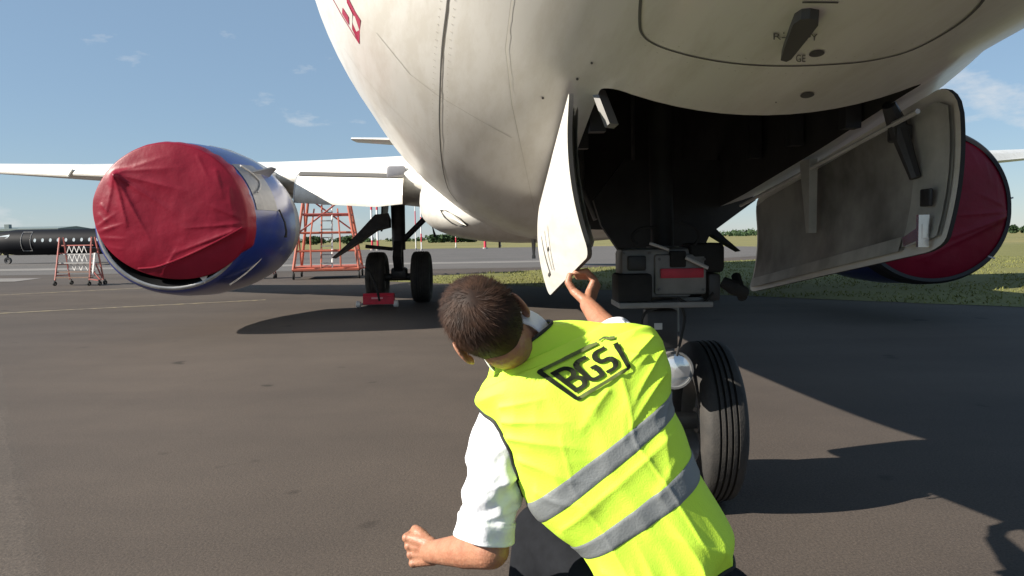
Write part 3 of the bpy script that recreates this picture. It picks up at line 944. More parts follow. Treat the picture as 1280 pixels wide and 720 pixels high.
def engine_cover(s, label, gap, wr):
    root = empty('engine_cover', plane.matrix_world @ Vector((s * NAC_X, NAC_Y, 0)), AIR_YAW)
    tag(root, label, 'engine cover', 'engine covers')
    cz = NAC_Z
    NR, NA = 44, 260
    def pt(q, a):
        # q 0..1 to the rim, beyond 1 wraps back over the lip
        gapw = gap * max(0.0, cos(a - radians(-108))) ** 1.3
        R = .965 - gapw
        fold = 0.0
        # taut sheet with sharp creases gathered at its fixings
        px, pz = R * q * cos(a), R * q * sin(a)
        fold += seg_crease(px, pz, CREASES)
        fold += .022 * fbm((px * 1.1, pz * 1.1, s * 3.1), 1.0, 2) + .004 * fbm((px * 5, pz * 5, 4.0), 1.0, 2)
        fold *= wr
        if q <= 1:
            rr = R * q
            y = -.10 + .085 * q ** 4 - fold * min(1, (1.04 - q) * 5)
        else:
            e = q - 1
            wrap = min(1.0, max(0.0, 1 - gapw / .02)) if gapw > 0 else 1
            rr = R + .035 * sin(min(1, e * 8) * pi / 2) * wrap
            y = -.015 + e * 1.2 * (.25 + .75 * wrap)
            rr += .016 * noise.noise(Vector((cos(a) * 9, sin(a) * 9, 3))) * min(1, e * 8) * wrap
        p_, q_ = sq(rr * cos(a), rr * sin(a))
        return Vector((p_, y, cz + q_))
    qs = [i / 60 for i in range(1, 61)] + [1.02, 1.05, 1.09, 1.14, 1.2]
    mb = MB()
    mb.loft([[pt(q, 2 * pi * k / NA) for k in range(NA)] for q in qs], cap=False)
    o = len(mb.v)
    mb.v.append(tuple(sum((Vector(mb.v[k]) for k in range(NA)), Vector()) / NA))
    mb.f += [(k, (k + 1) % NA, o) for k in range(NA)]; mb.mi += [0] * NA
    sh = mb.build('cover_sheet', M_COVER, root, 0); sh.data.shade_smooth()
    cb = BVHTree.FromPolygons([v.co.copy() for v in sh.data.vertices], [tuple(p.vertices) for p in sh.data.polygons])
    if s > 0:
        b_ = MB()
        for r0, r1 in ((.965, 1.0),):
            pass
        b_.loft([[Vector((sq(r * cos(t), r * sin(t))[0], yy, cz + sq(r * cos(t), r * sin(t))[1])) for t in [2 * pi * k / 96 for k in range(96)]] for r, yy in ((.93, -.045), (.975, -.05), (1.01, .0), (1.02, .12), (1.03, .22))], cap=False)
        b_.build('hem', M_HEM, root, 0)
        b_ = MB(); b_.box((1.01, .04, cz + .12), (.09, .02, .018), Matrix.Rotation(-.3, 3, 'Y')); b_.build('fixing_tab', M_STRAP, root)
        b_ = MB(); b_.box((.74, -.04, cz - .62), (.09, .02, .018), Matrix.Rotation(.3, 3, 'Y')); b_.build('fixing_tab', M_STRAP, root)
    else:
        # strap across the lower part of the cover and over the cowl
        def front(u, v):
            Ri = Matrix.Rotation(-AIR_YAW, 3, 'Z')
            o_ = Ri @ (Vector((0, 0, CAM_H)) - root.location); d_ = (Ri @ (P(u, v, 9.0) - root.location) - o_).normalized()
            h_, n_, i_, q_ = cb.ray_cast(o_, d_)
            return (h_ - d_ * .006) if h_ is not None else None
        b_ = MB(); b_.tube([p for p in [front(u, v) for u, v in [(154 + 149 * k / 16, 337 - 10 * k / 16 - 62 * max(0, (k / 16 - .25)) ** 1.3) for k in range(17)]] if p is not None], .012, 6)
        b_.build('strap', M_COVER, root)
        b_ = MB(); pts = []
        for k in range(9):
            t = radians(-52 + 46 * k / 8)
            rr = 1.035
            pts.append(Vector((rr * cos(t), .2 + .9 * (k / 8), cz + rr * sin(t))))
        b_.tube(pts, .011, 6); b_.build('strap', M_STRAP, root)
        b_ = MB(); pts = []
        for k in range(7):
            t = radians(20 + 22 * k / 6)
            pts.append(Vector((1.06 * cos(t), .35 + .35 * sin(pi * k / 6), cz + 1.06 * sin(t))))
        b_.tube(pts, .012, 6); b_.build('strap', M_STRAP, root)
        # torn corner hanging free under the cover
        b_ = MB(); b_.poly([(.32, .0, cz - .62), (.44, .02, cz - .66), (.40, .0, cz - .78), (.34, 0, cz - .70)], (0, .01, 0)); b_.build('loose_corner', M_STRAP, root)
    return root
bpy.context.view_layer.update()
engine_cover(-1, 'sunlit red vinyl cover wrinkled over the blue engine inlet, gaping at its lower edge', .215, 1.0)
engine_cover(1, 'dark red cover with black hem on the shaded engine behind the nose wheel door', .0, .8)
# ------------------------------------------------------------------ things on the apron
M_ORANGE = mat('orange_paint', (0.42, 0.09, 0.05), 0.6, col2=(0.34, 0.11, 0.07), vscale=6)
M_STRED = mat('faded_red_paint', (0.36, 0.06, 0.05), 0.6, col2=(0.28, 0.11, 0.09), vscale=8)
M_STEEL = mat('galvanised_steel', (0.36, 0.35, 0.34), 0.5, metal=0.3, var=0.3, vscale=9)
M_WPAINT = mat('white_paint', (0.75, 0.74, 0.72), 0.5, var=0.15, vscale=5)
M_BJET = mat('black_aircraft_paint', (0.004, 0.005, 0.008), 0.6, spec=.12)
M_PANE = mat('window_pane', (0.45, 0.50, 0.52), 0.15)
M_BROWN = mat('wood_tread', (0.16, 0.10, 0.07), 0.7, var=0.3, vscale=9)

def caster(parent, x, y, r=.08):
    b = MB(); b.revolve([(-.025, r * .4), (-.03, r * .9), (-.015, r), (.015, r), (.03, r * .9), (.025, r * .4)], (x, y, r), 'x', 16, closed_prof=True)
    b.bar((x, y, r), (x, y, r * 2.6), .03)
    return b.build('caster', M_BLACK, parent)

def orange_stairs():
    g = G(412, 347)
    r = empty('maintenance_stairs', g, radians(8))
    tag(r, 'tall orange steel maintenance stairs on casters under the wing', 'stairs')
    W, D, Wt, Dt, H = 1.0, .95, .52, .42, 3.5
    cs = [(-1, -1), (1, -1), (1, 1), (-1, 1)]
    lo = lambda sx, sy, t: Vector((sx * (W + (Wt - W) * t), sy * (D + (Dt - D) * t), .3 + (H - .3) * t))
    for sx, sy in cs:
        b = MB(); b.tube([lo(sx, sy, 0), lo(sx, sy, 1)], .045, 8); b.build('leg', M_ORANGE, r)
        caster(r, sx * W, sy * D, .11)
    for t in (0, .18, .36, .54, .72, .9):
        for i in range(4):
            a, b2 = cs[i], cs[(i + 1) % 4]
            b = MB(); b.tube([lo(*a, t), lo(*b2, t)], .03 if t else .055, 6); b.build('rail', M_ORANGE if t < .5 else M_STRED, r)
    for i in range(4):
        a, b2 = cs[i], cs[(i + 1) % 4]
        for t0, t1 in ((.36, .72), (.72, 1)) if i % 2 == 0 else ((.0, .36), (.36, .72)):
            b = MB(); b.tube([lo(*a, t0), lo(*b2, t1)], .026, 6); b.build('brace', M_STRED, r)
    for sx in (-.16, .18):
        b = MB(); b.tube([(sx, -.9, .35), (sx * .9, .1, 3.3)], .026, 6); b.build('ladder_stringer', M_WPAINT if sx > 0 else M_ORANGE, r)
    for k in range(11):
        t = .05 + .09 * k
        b = MB(); b.box((.01, -.9 + 1.0 * t, .35 + 2.95 * t), (.36, .14, .03)); b.build('tread', M_STEEL, r)
    for sx in (-.45, .45):
        b = MB(); b.tube([(sx, -1.0, .4), (sx, -1.0, 1.3), (sx * .8, -.5, 2.2)], .025, 6); b.build('handrail', M_ORANGE, r)
    b = MB(); b.box((0, 0, .36), (2.0, 1.8, .06)); b.build('base_deck', M_ORANGE, r)
    b = MB(); b.box((0, 0, 3.5), (1.1, .9, .06)); b.build('platform', M_STRED, r)
    b = MB(); b.tube([(1.0, -.9, .3), (1.7, -1.0, .45)], .025, 6); b.build('drawbar', M_STRED, r)
orange_stairs()

def red_stand():
    g = G(101, 356.5)
    r = empty('step_stand', g, radians(-12))
    tag(r, 'low red step stand with white zigzag braces by the black jet', 'step stand')
    for sx in (-.62, .55):
        for sy in (-.28, .28):
            b = MB(); b.bar((sx, sy, .16), (sx * .93, sy * .25, 1.42), .035); b.build('leg', M_STRED, r)
            caster(r, sx + (.05 if sy > 0 else -.02), sy, .065)
        for z in (.3, .62, .95):
            k = 1 - z / 1.7
            b = MB(); b.bar((sx * .97, -.28 * k, z), (sx * .97, .28 * k, z), .025); b.build('side_rail', M_STRED, r)
    for z, y in ((.24, -.2), (.40, -.12), (.66, -.02), (.92, .06)):
        b = MB(); b.box((-.03, y, z), (1.14, .2, .03)); b.build('tread', M_BROWN if z < .5 else M_STEEL, r)
    for z0, z1, n in ((.70, .92, 4), (.96, 1.16, 4), (.44, .66, 3)):
        for k in range(n):
            x0 = -.38 + k * .68 / n; x1 = x0 + .34 / n; x2 = x0 + .68 / n
            for a, c in (((x0, z0), (x1, z1)), ((x1, z1), (x2, z0))):
                b = MB(); b.bar((a[0], -.04, a[1]), (c[0], -.04, c[1]), .015); b.build('zigzag_brace', M_WPAINT, r)
    b = MB(); b.bar((-.58, 0, 1.18), (.5, 0, 1.18), .03); b.build('top_rail', M_STRED, r)
    for k in range(3):
        b = MB(); b.bar((.55, -.3 + .1 * k, .2 + .3 * k), (.86, -.3 + .1 * k, .16), .03); b.build('outrigger', M_STRED, r)
    caster(r, .86, -.25, .07)
    b = MB(); b.bar((.60, -.2, .3), (.72, -.2, .95), .05); b.build('striped_post', M_WPAINT, r)
red_stand()

def black_jet():
    d = 50.0
    c = P(62, 303, d)
    r = empty('business_jet', (c.x, c.y, 0), radians(-3))
    tag(r, 'small black jet parked at the far left with a row of round windows', 'jet')
    zc, R = 1.40, .84
    prof = [(-5.0, .02, -.25), (-4.8, .18, -.22), (-4.3, .38, -.14), (-3.6, .58, -.04), (-2.9, .76, 0), (-2.2, .84, 0), (4, .84, 0), (9, .84, 0), (12, .5, .3), (14, .15, .55)]
    b = MB(); b.loft([[Vector((x, rr * cos(2 * pi * k / 28), zc + dz + rr * sin(2 * pi * k / 28))) for k in range(28)] for x, rr, dz in prof])
    f = b.build('fuselage', M_BJET, r, 50)
    b = MB(); b.add([(-4.1, -.44, zc + .14), (-2.75, -.66, zc + .44), (-2.2, -.66, zc + .52), (-2.2, -.74, zc + .40), (-2.3, -.78, zc + .30), (-3.4, -.62, zc + .18)], [(0, 1, 2, 3, 4, 5)]); b.build('cockpit_window', M_PANE, f, 0)
    b = MB()
    for a, c2 in (((-1.35, .66), (-.72, .66)), ((-1.35, -.55), (-.72, -.55)), ((-1.35, .66), (-1.35, -.55)), ((-.72, .66), (-.72, -.55))):
        pa = [Vector((a[0] + (c2[0] - a[0]) * k / 8, 0, a[1] + (c2[1] - a[1]) * k / 8)) for k in range(9)]
        b.tube([(p.x, -sqrt(max(0, (R + .006) ** 2 - p.z ** 2)), zc + p.z) for p in pa], .022, 5)
    b.build('door_outline', M_STEEL, f)
    for k in range(9):
        b = MB(); x = -.42 + .52 * k
        b.add([(x + .09 * cos(t), -sqrt((R + .006) ** 2 - (.12 + .12 * sin(t)) ** 2), zc + .12 + .12 * sin(t)) for t in [2 * pi * j / 12 for j in range(12)]], [tuple(range(12))]); b.build('window', M_PANE, f, 0)
    b = MB(); b.tube([(-2.9, 0, .25), (-2.9, 0, .8)], .06, 8); b.revolve([(-.06, .1), (-.08, .22), (.08, .22), (.06, .1)], (-2.9, 0, .22), 'y', 18, closed_prof=True); b.build('nose_gear', M_DKMET, f)
    for s in (-1, 1):
        b = MB(); b.tube([(5, s * 1.2, .3), (5, s * 1.0, .8)], .06, 8); b.revolve([(-.07, .1), (-.09, .28), (.09, .28), (.07, .1)], (5, s * 1.2, .28), 'y', 18, closed_prof=True); b.build('main_gear', M_DKMET, f)
        surf = MB(); surf.loft([[Vector((x0 + px * ch, s * yy, zz + pz * ch)) for px, pz in naca(.11, 10)] for x0, yy, ch, zz in ((3.4, .5, 2.6, .75), (5.0, 6.2, 1.1, 1.05))]); surf.build('wing', M_BJET, f, 40)
    surf = MB(); surf.loft([[Vector((x0 + px * ch, pz * ch, zz)) for px, pz in naca(.1, 10)] for x0, zz, ch in ((10.6, 1.9, 2.8), (12.8, 4.2, 1.6))]); surf.build('tail_fin', M_BJET, f, 40)
black_jet()

def hangar():
    d = 150.0
    a, b_ = P(-40, 318, d), P(74, 318, d)
    r = empty('hangar', ((a.x + b_.x) / 2, d, 0))
    tag(r, 'long low green-grey hangar behind the black jet', 'hangar')
    Wd = b_.x - a.x
    M_HG = mat('hangar_cladding', (0.20, 0.24, 0.24), 0.6, var=0.2, vscale=.6, stretch=(3, 3, .2))
    M_HR = mat('hangar_roof', (0.16, 0.20, 0.20), 0.6)
    z1 = 4.5
    b = MB(); b.box((0, 6, z1 / 2 - .2), (Wd, 12, z1 - .4)); b.build('wall', M_HG, r)
    b = MB(); b.poly([(-Wd / 2 - .3, -.4, z1 - .38), (-Wd / 2 - .3, -.4, z1), (-Wd / 2 - .3, 6, z1 + .5), (-Wd / 2 - .3, 12.4, z1), (-Wd / 2 - .3, 12.4, z1 - .38)], (Wd + .6, 0, 0)); b.build('roof', M_HR, r)
    for k in range(8):
        b = MB(); b.box((-Wd / 2 + (k + .5) * Wd / 8, -.06, 3.0), (Wd / 8 * .7, .08, .9)); b.build('window', M_PANE, r)
    b = MB(); b.box((-Wd / 2 + Wd * .42, 1, 4.6), (.9, .9, 1.6)); b.build('vent_tower', M_HR, r)
hangar()
def far_car(u, v, d, label, col):
    p = P(u, v, d)
    r = empty('service_van', (p.x, p.y, 0), radians(5))
    tag(r, label, 'van', 'vehicles parked beyond the black jet')
    m = mat('van_paint_%d' % u, col, 0.4)
    b = MB(); b.poly([(-1.9, -.8, .4), (1.9, -.8, .4), (1.9, -.8, 1.0), (1.2, -.8, 1.15), (.7, -.8, 1.75), (-1.9, -.8, 1.75)], (0, 1.6, 0)); b.build('body', m, r, 30)
    b = MB(); b.box((-.4, -.81, 1.4), (1.8, .03, .35)); b.build('window', M_BLACK, r)
    for x in (-1.2, 1.2):
        for y in (-.75, .75):
            b = MB(); b.revolve([(-.1, .15), (-.1, .32), (.1, .32), (.1, .15)], (x, y, .32), 'y', 16, closed_prof=True); b.build('wheel', M_BLACK, r)
far_car(16, 322, 95, 'pale van seen under the nose of the black jet', (0.6, 0.6, 0.58))
far_car(48, 322, 98, 'dark red van seen under the belly of the black jet', (0.2, 0.06, 0.05))
far_car(78, 322, 92, 'white van between the black jet and the red step stand', (0.65, 0.65, 0.63))

def far_tail():
    p = P(357, 312, 70)
    r = empty('parked_aircraft', (p.x, p.y, 0), radians(0))
    tag(r, 'white tail of a small aircraft seen just right of the blue engine', 'aircraft')
    b = MB(); b.loft([[Vector((x, rr * cos(2 * pi * k / 16), z + rr * sin(2 * pi * k / 16))) for k in range(16)] for x, rr, z in ((-5, .1, .8), (-4, .45, .8), (-2, .5, .75), (0, .2, .75), (.5, .08, .8))]); f = b.build('fuselage', M_WPAINT, r, 50)
    b = MB(); b.loft([[Vector((x0 + px * ch, pz * ch, z)) for px, pz in naca(.1, 8)] for x0, z, ch in ((-.35, .75, .8), (.15, 1.6, .5))]); b.build('tail_fin', M_WPAINT, f, 40)
    for s in (-1, 1):
        b = MB(); b.poly([(-3.2, s * .3, .8), (-2.2, s * .3, .8), (-2.4, s * 4, .95), (-3.0, s * 4, .95)], (0, 0, .08)); b.build('wing', M_WPAINT, f)
    b = MB(); b.tube([(-2.4, 0, .1), (-2.4, 0, .5)], .12, 8); b.build('landing_wheel', M_BLACK, f)
far_tail()

def dolly():
    g = G(334, 348)
    r = empty('equipment_dolly', g, 0.2)
    tag(r, 'small grey equipment dolly partly hidden behind the blue engine', 'dolly')
    b = MB(); b.box((-.3, 0, .42), (1.2, .7, .05)); b.build('deck', M_STEEL, r)
    b = MB(); b.tube([(.28, 0, .4), (.36, 0, .85), (.2, 0, .9)], .02, 6); b.build('handle', M_STEEL, r)
    for x in (-.8, .25):
        for y in (-.3, .3):
            b = MB(); b.bar((x, y, .14), (x - .08, y, .42), .03); b.build('leg', M_STRED, r)
            caster(r, x, y, .07)
dolly()

def chock():
    g = G(474, 384)
    r = empty('wheel_chock', g, radians(2))
    tag(r, 'red wheel chock with pale roller ends in front of the main wheel', 'wheel chock')
    b = MB(); b.poly([(-.27, -.09, .06), (-.27, .11, .06), (-.27, .11, .2), (-.27, .06, .25), (-.27, -.05, .25), (-.27, -.09, .2)], (.54, 0, 0)); b.build('body', mat('chock_red', (.60, .02, .05), .5, var=.2, vscale=9), r)
    for x in (-.36, .30):
        b = MB(); b.revolve([(-.04, .001), (-.04, .05), (-.03, .058), (.03, .058), (.04, .05), (.04, .001)], (x, -.02, .058), 'x', 16); b.build('roller', M_WPAINT, r)
    b = MB(); b.tube([(-.38, -.02, .06), (.32, -.02, .06)], .02, 8); b.build('axle', M_STEEL, r)
    b = MB(); b.tube([(.02, -.09, .12), (.0, -.10, .26), (-.06, .02, .42), (-.16, .1, .62), (-.24, .12, .70)], .02, 8); b.build('pull_rope', M_BLACK, r)
    b = MB(); b.box((-.02, -.094, .17), (.2, .006, .03)); b.build('label_plate', mat('chock_label', (.75, .35, .38), .6), r)
chock()

def mast(u, vb, vt, wpx, label, n, red_first, group='red and white striped masts'):
    g = G(u, vb)
    d = g.y
    h = (vb - vt) / FPX * d
    R = wpx / FPX * d / 2
    r = empty('striped_mast', g)
    tag(r, label, 'mast', group)
    for k in range(n):
        b = MB(); b.tube([(0, 0, h * k / n), (0, 0, h * (k + 1) / n)], R, 10)
        b.build('band', M_RED if (k % 2 == 0) == red_first else M_WPAINT, r, 40)
    b = MB(); b.tube([(0, 0, 0), (0, 0, .15)], R * 2, 10); b.build('foot', M_STEEL, r)
mast(465.5, 313, 225, 2.6, 'striped mast just left of the main gear leg, left of a close pair', 7, True)
mast(472.5, 313, 225, 2.6, 'striped mast just left of the main gear leg, right of a close pair', 7, True)
mast(527, 313, 240, 1.6, 'thin striped mast between the main gear leg and its side brace', 7, False)
mast(520, 312, 240, 1.2, 'thin pale mast close to the right of the main gear leg', 3, False)
mast(606.5, 311, 280, 3.2, 'short red marker post beyond the taxiway under the belly', 3, True)
mast(570, 310, 290, 1.3, 'thin white post in front of the rounded bushes', 3, False)
mast(625.5, 308, 297, 1.6, 'stubby white post right of the red marker post', 1, False)

# ------------------------------------------------------------------ trees on the horizon
M_LEAF = mat('far_foliage', (0.06, 0.095, 0.04), 0.9, col2=(0.03, 0.055, 0.028), vscale=.35, spec=.1)
M_BARK = mat('bark', (0.06, 0.045, 0.035), 0.9)
def leaf_cloud(mb, c, rx, ry, rz, n, size, rg):
    for _ in range(n):
        while True:
            p = Vector((rg.uniform(-1, 1), rg.uniform(-1, 1), rg.uniform(-1, 1)))
            if p.length < 1 and p.length > .35: break
        p = Vector((c[0] + p.x * rx, c[1] + p.y * ry, c[2] + p.z * rz))
        a = Vector((rg.gauss(0, 1), rg.gauss(0, 1), rg.gauss(0, 1))).normalized() * size * rg.uniform(.5, 1.2)
        b = a.cross(Vector((rg.gauss(0, 1), rg.gauss(0, 1), rg.gauss(0, 1)))).normalized() * a.length * .7
        mb.add([p - a, p - b * .8, p + a, p + b * .8], [(0, 1, 2, 3)])
def tree(u, vt, wpx, d, label, seed, group='trees on the horizon'):
    rg = random.Random(seed)
    base = P(u, 300, d)
    zt = P(u, vt, d).z
    h = max(2.5, zt)
    w_ = wpx / FPX * d / 2
    r = empty('broadleaf_tree', (base.x, base.y, 0))
    tag(r, label, 'tree', group)
    b = MB(); b.tube([(0, 0, 0), (.1, 0, h * .3), (0, .1, h * .7)], [.22, .16, .06], 7)
    for k in range(4):
        a = rg.uniform(0, 6.28); b.tube([(0, 0, h * (.25 + .1 * k)), (cos(a) * w_ * .6, sin(a) * w_ * .6, h * (.45 + .1 * k))], [.08, .03], 5)
    b.build('trunk', M_BARK, r)
    b = MB()
    for k in range(7):
        a = rg.uniform(0, 6.28); q = rg.uniform(0, .55)
        leaf_cloud(b, (cos(a) * w_ * q, sin(a) * w_ * q, h * rg.uniform(.35, .75)), w_ * rg.uniform(.4, .6), w_ * .5, h * rg.uniform(.2, .3), 110, .5, rg)
    leaf_cloud(b, (0, 0, h * .6), w_ * .75, w_ * .7, h * .4, 200, .5, rg)
    leaf_cloud(b, (0, 0, h * .25), w_ * .9, w_ * .7, h * .25, 160, .5, rg)
    b.build('crown', M_LEAF, r, 0, recalc=False)
TR = [(552, 299, 24, 'rounded bush left of the thin white post beyond the taxiway', 1), (571, 296.5, 30, 'tallest rounded bush, behind the thin white post', 2), (588, 299, 20, 'rounded bush right of the thin white post beyond the taxiway', 3),
      (541, 306, 16, 'low bush close to the right of the main gear tyres', 4), (638, 302, 18, 'small tree right of the red marker post', 5), (652, 302, 16, 'small tree next to the open white door, left of the belly mast', 6),
      (1266, 281, 13, 'dark tree close to the right edge of the picture', 7), (1284, 282, 18, 'dark tree cut by the right edge of the picture', 8), (358, 305, 26, 'dark tree between the blue engine and the orange stairs', 9), (392, 305, 34, 'dark tree behind the orange stairs', 10), (440, 307, 30, 'dark tree right of the orange stairs', 11)]
for u, vt, wpx, lab, sd_ in TR: tree(u, vt, wpx, 230, lab, sd_)
rg = random.Random(11)
tl = MB()
for k in range(260):
    u = rg.uniform(-500, 1800)
    d = rg.uniform(380, 520)
    p = P(u, 300, d)
    hh = rg.uniform(1.5, 3.6) * (1 + .5 * noise.noise(Vector((u * .02, 0, 3))))
    leaf_cloud(tl, (p.x, p.y, hh * .5), rg.uniform(3, 8), 3, hh * .6, 60, .9, rg)
tag(tl.build('treeline', M_LEAF, None, 0, recalc=False), 'thin dark line of distant woodland along the horizon', 'woodland', kind='stuff')

# short grass on the verge
def in_poly(x, y, poly):
    c = False; j = len(poly) - 1
    for i in range(len(poly)):
        xi, yi = poly[i][:2]; xj, yj = poly[j][:2]
        if (yi > y) != (yj > y) and x < (xj - xi) * (y - yi) / (yj - yi) + xi: c = not c
        j = i
    return c
rg = random.Random(21)
gv = MB()
verge = e2 + edge[-3:] + [(90, -60)]
cnt = 0
while cnt < 26000:
    x, y = rg.uniform(-4, 22), rg.uniform(6, 36)
    if not in_poly(x, y, verge): continue
    if noise.noise(Vector((x * .6, y * .6, 0))) < -.35 + .2 * rg.random(): continue
    cnt += 1
    h = rg.uniform(.02, .065) * (1 + .8 * max(0, noise.noise(Vector((x * .8, y * .8, 5)))))
    a = rg.uniform(0, pi); w_ = rg.uniform(.008, .02)
    dx, dy = cos(a) * w_, sin(a) * w_
    lx, ly = rg.gauss(0, .03), rg.gauss(0, .03)
    gv.add([(x - dx, y - dy, .004), (x + dx, y + dy, .004), (x + lx, y + ly, h)], [(0, 1, 2)])
M_BLADE = mat('grass_blades', (0.175, 0.175, 0.057), 0.95, col2=(0.14, 0.15, 0.046), vscale=.8, spec=.2)
tag(gv.build('grass', M_BLADE, None, 0, recalc=False), 'short mown grass on the verge behind the aircraft', 'grass', kind='stuff')
# ------------------------------------------------------------------ person
M_SKIN = mat('skin', (0.37, 0.175, 0.105), 0.5, col2=(0.31, 0.13, 0.076), vscale=34, bump=.15, bscale=130, lo=.3, hi=.62)
MATS['skin'].node_tree.nodes['Principled BSDF'].inputs['Subsurface Weight'].default_value = 0.12
MATS['skin'].node_tree.nodes['Principled BSDF'].inputs['Subsurface Radius'].default_value = (.012, .005, .003)
M_VEST = mat('hi_vis_cloth', (0.62, 0.92, 0.06), 0.7, var=.05, vscale=5, bump=.12, bscale=300)
M_TAPE = mat('reflective_tape', (0.19, 0.205, 0.21), 0.55, var=.15, vscale=9, bump=.1, bscale=200)
M_PIPE = mat('black_binding', (0.012, 0.014, 0.012), 0.7)
M_PRINT = mat('black_print', (0.007, 0.009, 0.005), 0.7, col2=(0.018, 0.024, 0.009), vscale=40, spec=.2)
M_PRINTG = mat('grey_print', (0.13, 0.16, 0.05), 0.7, var=.3, vscale=60, spec=.2)
M_SHIRT = mat('white_shirt', (0.80, 0.81, 0.84), 0.75, var=.06, vscale=20, bump=.15, bscale=45)
M_TROUS = mat('dark_trousers', (0.011, 0.012, 0.015), 0.9, var=.3, vscale=30, spec=.15)
M_HAIR = mat('brown_hair', (0.044, 0.021, 0.012), 0.6, col2=(0.018, 0.009, 0.006), vscale=30, spec=.2)
M_SHOE = mat('black_leather', (0.012, 0.012, 0.012), 0.35)
M_EYE = mat('eye_white', (0.8, 0.8, 0.78), 0.2)

pr_base = P(760, 900, 1.78)
person = empty('person', (pr_base.x, 1.78, 0))
tag(person, 'man squatting in a yellow hi-vis vest, one hand holding the open white door', 'person')
PO = person.location.copy()
def W(p): return Vector(p) - PO          # world -> person coordinates
def PP(u, v, d): return W(P(u, v, d))

def capsule(mb, a, b, ra, rb, n=18):
    a, b = Vector(a), Vector(b)
    t = (b - a).normalized()
    pts, rs = [], []
    for k in range(5):
        q = radians(-85 + 85 * k / 5); pts.append(a + t * ra * sin(q)); rs.append(ra * cos(q))
    pts += [a, b]; rs += [ra, rb]
    for k in range(1, 6):
        q = radians(85 * k / 5); pts.append(b + t * rb * sin(q)); rs.append(rb * cos(q))
    mb.tube(pts, rs, n)
def ellipsoid(mb, c, R, rad, n=28):
    rings = []
    for i in range(1, n // 2):
        th = pi * i / (n // 2)
        rings.append([Vector(c) + R @ Vector((rad[0] * sin(th) * cos(2 * pi * k / n), rad[1] * sin(th) * sin(2 * pi * k / n), rad[2] * cos(th))) for k in range(n)])
    mb.loft(rings)
def remesh(name, mb, vox, smooth, m, parent):
    o = mb.build(name, None, None, 0)
    md = o.modifiers.new('r', 'REMESH'); md.mode = 'VOXEL'; md.voxel_size = vox; md.use_smooth_shade = True
    s_ = o.modifiers.new('s', 'SMOOTH'); s_.factor = .5; s_.iterations = smooth
    bpy.context.view_layer.update()
    dg_ = bpy.context.evaluated_depsgraph_get()
    me = bpy.data.meshes.new_from_object(o.evaluated_get(dg_), depsgraph=dg_)
    old = o.data
    o.modifiers.clear(); o.data = me; bpy.data.meshes.remove(old)
    me.materials.clear(); me.materials.append(m)
    me.shade_smooth()
    o.parent = parent
    return o

# --- head frame
HC = PP(609, 404, 1.66)
Rh = Vector((.77, .10, .62)).normalized()
Uh = Vector((-.62, -.16, .76)); Uh = (Uh - Rh * Uh.dot(Rh)).normalized()
Fh = Uh.cross(Rh).normalized()
HR = Matrix((Rh, Fh, Uh)).transposed()
def HP(x, y, z): return HC + HR @ Vector((x, y, z))
C7 = PP(646, 430, 1.725)
SL, EL, WL = PP(630, 522, 1.70), PP(613, 687, 1.66), PP(538, 690, 1.845)
SR, ER, WR = PP(792, 440, 1.84), PP(772, 428, 2.13), PP(735, 381, 2.40)
HIP = PP(846, 775, 1.66)
HL, HRr = PP(800, 785, 1.68), PP(893, 765, 1.70)
KL, AL = PP(676, 664, 2.06), PP(655, 860, 1.86)
KR, AR = PP(800, 720, 2.16), PP(850, 880, 1.80)

bd = MB()
ellipsoid(bd, HP(0, -.006, .025), HR, (.074, .094, .088))
ellipsoid(bd, HP(0, .030, -.045), HR, (.058, .066, .080))
ellipsoid(bd, HP(0, .055, -.098), HR, (.030, .030, .022))           # chin
capsule(bd, HP(0, .093, .012), HP(0, .112, -.030), .010, .016)       # nose
ellipsoid(bd, HP(0, .092, -.063), HR, (.026, .012, .010))            # lips
capsule(bd, HP(-.035, .082, .022), HP(.035, .082, .022), .012, .012)
for s in (-1, 1):                                                     # ears
    Re = HR @ Matrix.Rotation(s * .30, 3, 'Z')
    ellipsoid(bd, HP(s * .083, -.004, -.014), Re, (.007, .021, .034), 18)
    ellipsoid(bd, HP(s * .080, .006, -.040), Re, (.007, .012, .014), 14)
capsule(bd, HP(0, -.022, -.055), C7, .056, .060)
capsule(bd, C7, (SL + SR) / 2 * .5 + C7 * .5, .05, .045)
mid = (SL + SR) / 2
capsule(bd, mid.lerp(HIP, .25), HIP, .085, .11)
capsule(bd, SL.lerp(SR, .1), SR.lerp(SL, .08), .04, .04)
capsule(bd, SL.lerp(EL, .25), EL, .04, .042)
capsule(bd, EL, EL.lerp(WL, .4), .043, .041)
capsule(bd, EL.lerp(WL, .3), WL, .042, .027)
capsule(bd, SR, ER, .048, .042)
capsule(bd, ER, ER.lerp(WR, .4), .041, .039)
capsule(bd, ER.lerp(WR, .3), WR, .039, .026)
for h, k, a in ((HL, KL, AL), (HRr, KR, AR)):
    capsule(bd, HIP, h, .11, .085)
    capsule(bd, h, k, .075, .055)
    capsule(bd, k, a, .05, .035)
